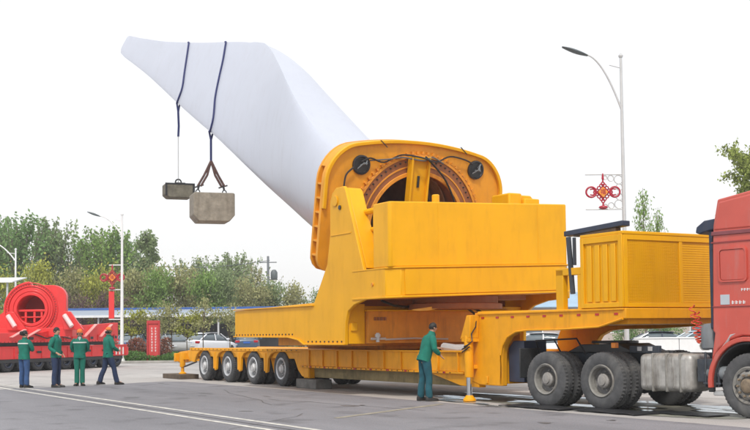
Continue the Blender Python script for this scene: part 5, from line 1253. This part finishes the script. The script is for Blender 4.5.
for i, (px, py, lb) in enumerate([(62, 285, 'dark purple shrub right of the red ring top'), (82, 284, 'dark purple shrub left of the red banner'), (102, 286, 'dark purple shrub behind the red banner'), (120, 287, 'dark purple shrub behind the white lamp pole')]):
    place('shrub', 11+i % 2, px, py, 103, 38, 'purp', lb, group='dark purple shrubs', cat='shrub', name='shrub')
vs, fs = quads(WOODPTS, .85, random.Random(5)); me = bpy.data.meshes.new('woodland'); me.from_pydata([tuple(v) for v in vs], [], fs); me.materials.append(LF['wood'])
o = bpy.data.objects.new('woodland', me); COL.objects.link(o); tag(o, 'continuous low green woodland far behind the car park and tall trees', 'woodland', kind='stuff')
# planted young trees in the verge
for i, (px, py, lb) in enumerate([(131, 305, 'young tree just right of the white lamp pole'), (150, 307, 'young tree directly behind the red notice board'), (171, 301, 'young tree in front of the silver car'), (187, 309, 'small young tree between the silver car and the white sedan'), (203, 296, 'tallest young tree, in front of the white sedan'), (229, 306, 'young tree right beside the yellow beam end')]):
    h = (HY(px)-py)/1150*70+CAMH
    tree('young', 5+i % 3, at(px, 70), 70, h, 3.4, 'pale' if i % 3 else 'yel', lb, name='young_tree', group='young trees in the verge')
# verge
vz = MB(); 
o = MB().box(-60, -7.2, 65.2, 65.5, 0, .13).build('kerb', KERB, None, bevel=.02); o['kind'] = 'structure'
o = MB().box(-60, -7.2, 65.5, 72.0, 0, .12).build('verge', GRS, None, bevel=0); o['kind'] = 'structure'
R = random.Random(9); pts = []
for k in range(6000):
    x = R.uniform(-20, -11.6); y = 65.9+R.random()*2.2; pts.append(Vector((x, y, .12+R.random()*.55*(.75+.25*sin(x*2.1)))))
vs, fs = quads(pts, .14, R); b = MB(); me = bpy.data.meshes.new('hedge'); me.from_pydata([tuple(v) for v in vs], [], fs); me.materials.append(LF['hedge'])
o = bpy.data.objects.new('hedge', me); COL.objects.link(o); tag(o, 'low clipped green hedge along the kerb behind the red notice board', 'hedge', kind='stuff')
pts = []
for k in range(4500):
    x = R.uniform(-17.5, -12.4); y = 69.0+R.random()*1.6; pts.append(Vector((x, y, .3+R.random()*1.15*(.6+.4*sin(x*1.7+1)**2))))
vs, fs = quads(pts, .16, R); me = bpy.data.meshes.new('russet_hedge'); me.from_pydata([tuple(v) for v in vs], [], fs); me.materials.append(LF['red'])
o = bpy.data.objects.new('russet_hedge', me); COL.objects.link(o); tag(o, 'low russet brown hedge behind the green one near the red notice board', 'hedge', kind='stuff')
# red notice board
sg = thing('notice_board', 'upright red notice board with pale lettering standing in the hedge', 'sign', (-12.85, 66.6, 0), 0)
b = MB(); b.box(-.38, -.29, -.08, .08, .1, 2.42); b.box(.29, .38, -.08, .08, .1, 2.42); b.box(-.29, .29, -.08, .08, 2.22, 2.42); b.box(-.29, .29, -.08, .08, .25, .42); b.build('board_frame', mat('sign_red', (.42, .03, .035), .5), sg)
MB().box(-.29, .29, -.03, .03, .42, 2.22).build('board_panel', mat('sign_red2', (.55, .05, .05), .5), sg)
b = MB(); R = random.Random(4)
for col_ in (-.13, .08):
    for k in range(9):
        z = 2.0-k*.16
        for j in range(3): b.box(col_, col_+R.uniform(.06, .12), -.036-.001*j, -.03, z-j*.035, z-j*.035+.014)
        b.box(col_+.04, col_+.055, -.0395, -.03, z-.09, z+.02)
stuff(b.build('board_lettering', WHTP, sg, bevel=0))

sheet('car_park', [(-60, 73), (-5, 73), (-5, 94), (-60, 94)], .25, DPAV)
MB().box(-60, -5, 72.8, 73.0, 0, .27).build('kerb', KERB, None, bevel=.02)['kind'] = 'structure'
# cars
def car(x, y, rz, paint, label, kind='sedan', L_=4.6, Wd=1.80, H=1.48):
    t = thing('parked_car', label, 'car', (x, y, .25 if (x < -5 and y < 94) else 0), rz)
    def loft(st, name, m, par=t, bev=0):
        vs = []
        for X, w_, z0, z1, zs in st:   # half width, bottom, top, shoulder
            for a, z in ((-w_*.92, z0), (-w_, z0+.12), (-w_, zs), (-w_*.90, z1), (w_*.90, z1), (w_, zs), (w_, z0+.12), (w_*.92, z0)): vs.append((X, a, z))
        n = 8; m_ = len(st)
        b = MB(); b.add(vs, [(i*n+j, i*n+(j+1) % n, (i+1)*n+(j+1) % n, (i+1)*n+j) for i in range(m_-1) for j in range(n)]+[tuple(range(n)), tuple((m_-1)*n+j for j in range(n))])
        o = b.build(name, m, par, bevel=0); s = o.modifiers.new('s', 'SUBSURF'); s.levels = 1; s.render_levels = 2; return o
    h = Wd/2
    loft([(-2.30, h*.82, .32, .86, .74), (-2.26, h*.92, .28, 1.0, .82), (-2.0, h*.98, .22, 1.04, .86), (-1.3, h, .20, 1.0, .88), (0, h, .19, .96, .86), (1.0, h, .20, .94, .84), (1.7, h*.97, .22, .86, .76), (2.1, h*.90, .24, .76, .66), (2.3, h*.76, .30, .62, .55)], 'body', paint)
    loft([(-1.95, h*.70, .95, 1.03, 1.0), (-1.35, h*.80, .9, 1.33, 1.1), (-.8, h*.82, .9, H-.02, 1.15), (0, h*.82, .9, H, 1.15), (.5, h*.80, .9, H-.06, 1.12), (1.25, h*.74, .85, .98, .95)], 'cabin_glass', GLS)
    loft([(-1.22, h*.66, 1.36, 1.41, 1.38), (-.8, h*.72, H-.08, H+.005, H-.05), (0, h*.73, H-.06, H+.015, H-.03), (.42, h*.70, H-.10, H-.02, H-.06)], 'roof', paint)
    for sg_ in (-1, 1):
        
        for pa, pb_, r_ in (((-1.95, sg_*h*.78, 1.0), (-1.25, sg_*h*.74, 1.36), .045), ((1.25, sg_*h*.80, .95), (.42, sg_*h*.72, H-.08), .035), ((-.35, sg_*h*.90, .95), (-.35, sg_*h*.78, H-.08), .035)):
            MB().tube([pa, pb_], r_, 6).build('window_pillar', paint, t, bevel=0)
        MB().box(-2.30, -2.16, min(sg_*h*.55, sg_*h*.90), max(sg_*h*.55, sg_*h*.90), .76, .92).build('tail_light', mat('tail_red', (.45, .01, .02), .25), t, bevel=.02)
        MB().box(2.05, 2.28, min(sg_*h*.5, sg_*h*.86), max(sg_*h*.5, sg_*h*.86), .56, .68).build('headlight', mat('head_clear', (.6, .62, .65), .15), t, bevel=.02)
        for X in (-1.40, 1.40):
            b = MB(); b.lathe([(.20, 0), (.30, 0), (.325, .04), (.325, .18), (.30, .21), (.20, .21)], c=(X, sg_*h*.98-(.21 if sg_ > 0 else 0), .325), n=24); wl = b.build('wheel', BLK, t, bevel=0)
            b = MB(); yy = sg_*h*.98-(.0 if sg_ > 0 else 0)
            b.lathe([(.21, yy-.01*sg_), (.19, yy-.03*sg_), (.06, yy-.01*sg_), (0, yy-.01*sg_)], c=(X, 0, .325), n=16); b.build('rim', RIM, wl, bevel=0)
        MB().box(.75, .95, min(sg_*h, sg_*(h+.16)), max(sg_*h, sg_*(h+.16)), .98, 1.10).build('mirror', paint, t, bevel=.02)
    MB().box(-2.335, -2.30, -.24, .24, .70, .83).build('number_plate', mat('plate_blue', (.03, .12, .45), .4), t, bevel=.004)
    MB().box(-2.31, -2.2, -h*.8, h*.8, .30, .45).build('bumper_insert', BLKP, t, bevel=.02)
    return t
SIL = mat('silver_car', (.38, .38, .37), .3, metal=.5, var=.04, coat=.5)
WCAR = mat('white_car', (.74, .76, .80), .3, var=.03, coat=.5)
BCAR = mat('blue_car', (.05, .09, .15), .3, var=.05, coat=.5)
car(at(209, 80), 80, radians(62), WCAR, 'white sedan parked between the silver car and the yellow beam')
car(at(171, 76), 76.5, radians(-62), SIL, 'silver car parked right of the red notice board')
car(at(247, 84), 84, radians(95), BCAR, 'dark blue car partly hidden behind the end of the yellow beam')
car(at(132, 84), 84, radians(90), mat('grey_blue_car', (.16, .22, .28), .3, coat=.4), 'grey blue car parked behind the hedge right of the white lamp')
car(at(536, 60), 60, radians(170), WCAR, 'white car seen through the gap above the first rear tractor wheel')
car(at(652, 66), 66, radians(180), mat('dark_car', (.04, .05, .09), .3, coat=.4), 'dark car seen below the yellow power unit')
car(at(696, 62), 62, radians(185), mat('pale_blue_car', (.42, .55, .66), .3, coat=.4), 'pale blue car seen behind the red coiled hoses')
# carport
cp = thing('carport', 'long low carport with pale roof edge behind the parked cars', 'carport', (0, 95, 0), 0)
ROOF = mat('carport_roof', (.36, .42, .52), .4, var=.08, scale=.6, dirt=.3, dcol=(.3, .35, .4)); BLU = mat('roof_blue', (.03, .10, .33), .4)
for k in range(4):
    x0 = -28+k*4.97
    MB().prism([(0, 3.22), (6, 3.82), (6, 3.88), (0, 3.30)], 'x', x0, x0+4.97).build('roof_panel', ROOF, cp, bevel=.01)
    MB().box(x0, x0+4.97, -.06, 0, 3.12, 3.30).build('roof_edge', WHTP, cp, bevel=.01)
    MB().box(x0, x0+4.97, 5.9, 6.0, 3.88, 4.06).build('ridge_edge', BLU, cp, bevel=.01)
    MB().box(x0, x0+.14, .3, .44, 0, 3.2).build('post', GALV, cp, bevel=.01)
    MB().tube([(x0+.07, .37, 2.4), (x0+.07, 3.0, 3.5)], .05, 6).build('brace', GALV, cp, bevel=0)
DKW = mat('dark_wall', (.085, .085, .09), .9, var=.3, scale=.5)
MB().box(-28, -8, 5.6, 5.75, 0, 2.6).build('rear_wall', DKW, cp)
cq = thing('carport', 'pale carport roof corner at the far left edge', 'carport', (-34, 95, 0), 0)
MB().prism([(0, 6.1), (4, 6.65), (4, 6.73), (0, 6.2)], 'x', -3, 4).build('roof_panel', WHTP, cq, bevel=.01)
for x in (-2, 3.4): MB().box(x, x+.14, .3, .44, 0, 6.1).build('post', GALV, cq, bevel=.01)
for i, (px, c_, lb) in enumerate([(96, SIL, 'silver car in the shade of the carport left of the white lamp'), (150, BCAR, 'dark car in the shade of the carport behind the notice board'), (188, mat('maroon_car', (.18, .03, .03), .3, coat=.4), 'maroon car in the shade of the carport left of the white sedan'), (222, SIL, 'silver car in the shade of the carport right of the white sedan')]):
    car(at(px, 98), 98, radians(90), c_, lb)
# utility pole
up = thing('utility_pole', 'grey utility pole with transformer standing behind the yellow beam', 'utility pole', (at(268, 120), 120, 0), 0)
MB().tube([(0, 0, 0), (0, 0, 9.8)], .17, 8, r2=.12).build('pole', GRYP, up, bevel=0)
b = MB(); b.box(-.9, .9, -.06, .06, 9.1, 9.2); b.box(-.2, 1.0, -.06, .06, 7.3, 7.4); b.build('crossarm', GRYP, up)
MB().lathe([(.32, 7.4), (.36, 7.5), (.36, 8.1), (.2, 8.35), (0, 8.4)], c=(.62, 0, 0), axis='z', n=12).build('transformer', DGRY, up, bevel=0)
b = MB(); pts = [(at(x, 118), 118, (HY(x)-yv)/1150*118+CAMH) for x, yv in ((150, 265), (180, 266.5), (210, 266), (240, 263), (268, 259))]
o = MB().tube([(x, 120, z) for x, y, z in pts], .03, 4).build('power_line', DGRY, None, bevel=0); tag(o, 'thin overhead cable running left from the utility pole', 'cable')
# right side trees
t = place('sparse', 21, 645, 184, 70, 30, 'mid', 'slender sparsely leafed young tree beside the tall right lamp', name='young_tree')
t = place('sparse', 22, 659, 204, 68, 24, 'mid', 'shorter sparsely leafed young tree right of the taller slender one', name='young_tree')
t = tree('round', 31, at(748, 60), 60, 11.8, 5.2, 'grey', 'leafy tree rising behind the red truck cab', name='tree') if False else None
def loose_tree(x, y, h, w, leaf, label, seed):
    R = random.Random(seed); t = thing('tree', label, 'tree', (x, y, 0), 0); tr = MB(); pts = []; NB = 60
    tr.tube([(0, 0, 0), (.1, 0, h*.3), (0, .1, h*.6), (.1, 0, h*.9)], .16, 8, r2=.04)
    for i in range(NB):
        z0 = R.uniform(.3, .88)*h; az = R.uniform(0, 2*pi); L_ = w*R.uniform(.5, 1.0)*(1.15-z0/h*.6); d = Vector((cos(az), sin(az), R.uniform(.3, .9))).normalized(); p0 = Vector((0, 0, z0))
        if (p0+d*L_).z > h: L_ = max(.5, (h-z0)/d.z)
        tr.tube([p0, p0+d*L_*.5+Vector((0, 0, .1)), p0+d*L_], .035, 5, r2=.008)
        for j in range(5):
            q0 = p0+d*L_*R.uniform(.35, 1); d2 = (d+Vector((R.gauss(0, .6), R.gauss(0, .6), R.gauss(.2, .4)))).normalized(); l2 = R.uniform(.4, .9)
            tr.tube([q0, q0+d2*l2], .012, 4, r2=.004)
            for k in range(46): pts.append(q0+d2*l2*R.random()+Vector((R.gauss(0, .10), R.gauss(0, .10), R.gauss(0, .10))))
    tr.build('trunk', BARK, t, bevel=0); vs, fs = quads(pts, .19, R); me = bpy.data.meshes.new('crown'); me.from_pydata([tuple(v) for v in vs], [], fs); me.materials.append(LF[leaf])
    o = bpy.data.objects.new('crown', me); COL.objects.link(o); o.parent = t; return t
loose_tree(at(764, 60), 60, 11.6, 3.3, 'fresh', 'loosely leafed tree rising behind the roof of the red cab', 3)
# low white wall and shrubs far right, seen under the tractor
wl = thing('boundary_wall', 'low white boundary wall seen behind the tractor chassis', 'wall', (10.8, 57, 0), 0)
for k in range(7): MB().box(2+k*2.2, 4.17+k*2.2, -.12, .12, 0, 1.12).build('wall_panel', WHTP, wl, bevel=.02)
MB().box(2, 17.4, -.16, .16, 1.123, 1.19).build('wall_coping', WHTP, wl, bevel=.01)
for i, (px, lb) in enumerate([(628, 'dark shrub left of the tall lamp foot behind the gooseneck'), (664, 'dark shrub behind the middle of the low white wall'), (722, 'dark shrub behind the red cab wheel')]):
    tree('shrub', 11, at(px, 74), 74, 2.6, 3.4, 'dark', lb, cat='shrub', name='shrub', group='shrubs behind the white wall')
sh = thing('workshop', 'long pale blue roofed workshop seen between adapter and gooseneck', 'building', (16, 110, 0), 0)
MB().box(-16, 22, 0, 14, 0, 4.0).build('wall', mat('workshop_wall', (.42, .36, .33), .8, scale=.3), sh)
MB().prism([(-.5, 4.0), (7, 5.6), (14.5, 4.0), (14.5, 3.9), (7, 5.5), (-.5, 3.9)], 'x', -16.5, 22.5).build('roof', mat('workshop_roof', (.30, .45, .60), .5, scale=.3), sh)
for k in range(9): 
    f = MB().box(-14+k*4, -12+k*4, -.04, 0, 1.4, 3.0).build('window', WHTP, sh, bevel=.01); MB().box(-13.9+k*4, -12.1+k*4, -.05, -.04, 1.5, 2.9).build('pane', GLS, f, bevel=0)

# ------------------------------------------------------------------ haze
hz = MB().box(-1550, 1550, -60, 2550, -1.0, 17.0).build('haze', WHTP, None, bevel=0, smooth=False); hz['kind'] = 'stuff'
hm = bpy.data.materials.new('haze'); hm.use_nodes = True; N = hm.node_tree.nodes; N.remove(N['Principled BSDF'])
pv = N.new('ShaderNodeVolumePrincipled'); pv.inputs['Color'].default_value = (.93, .95, .97, 1); pv.inputs['Density'].default_value = .0007; pv.inputs['Anisotropy'].default_value = .2
hm.node_tree.links.new(pv.outputs[0], N['Material Output'].inputs['Volume']); hz.data.materials.clear(); hz.data.materials.append(hm)
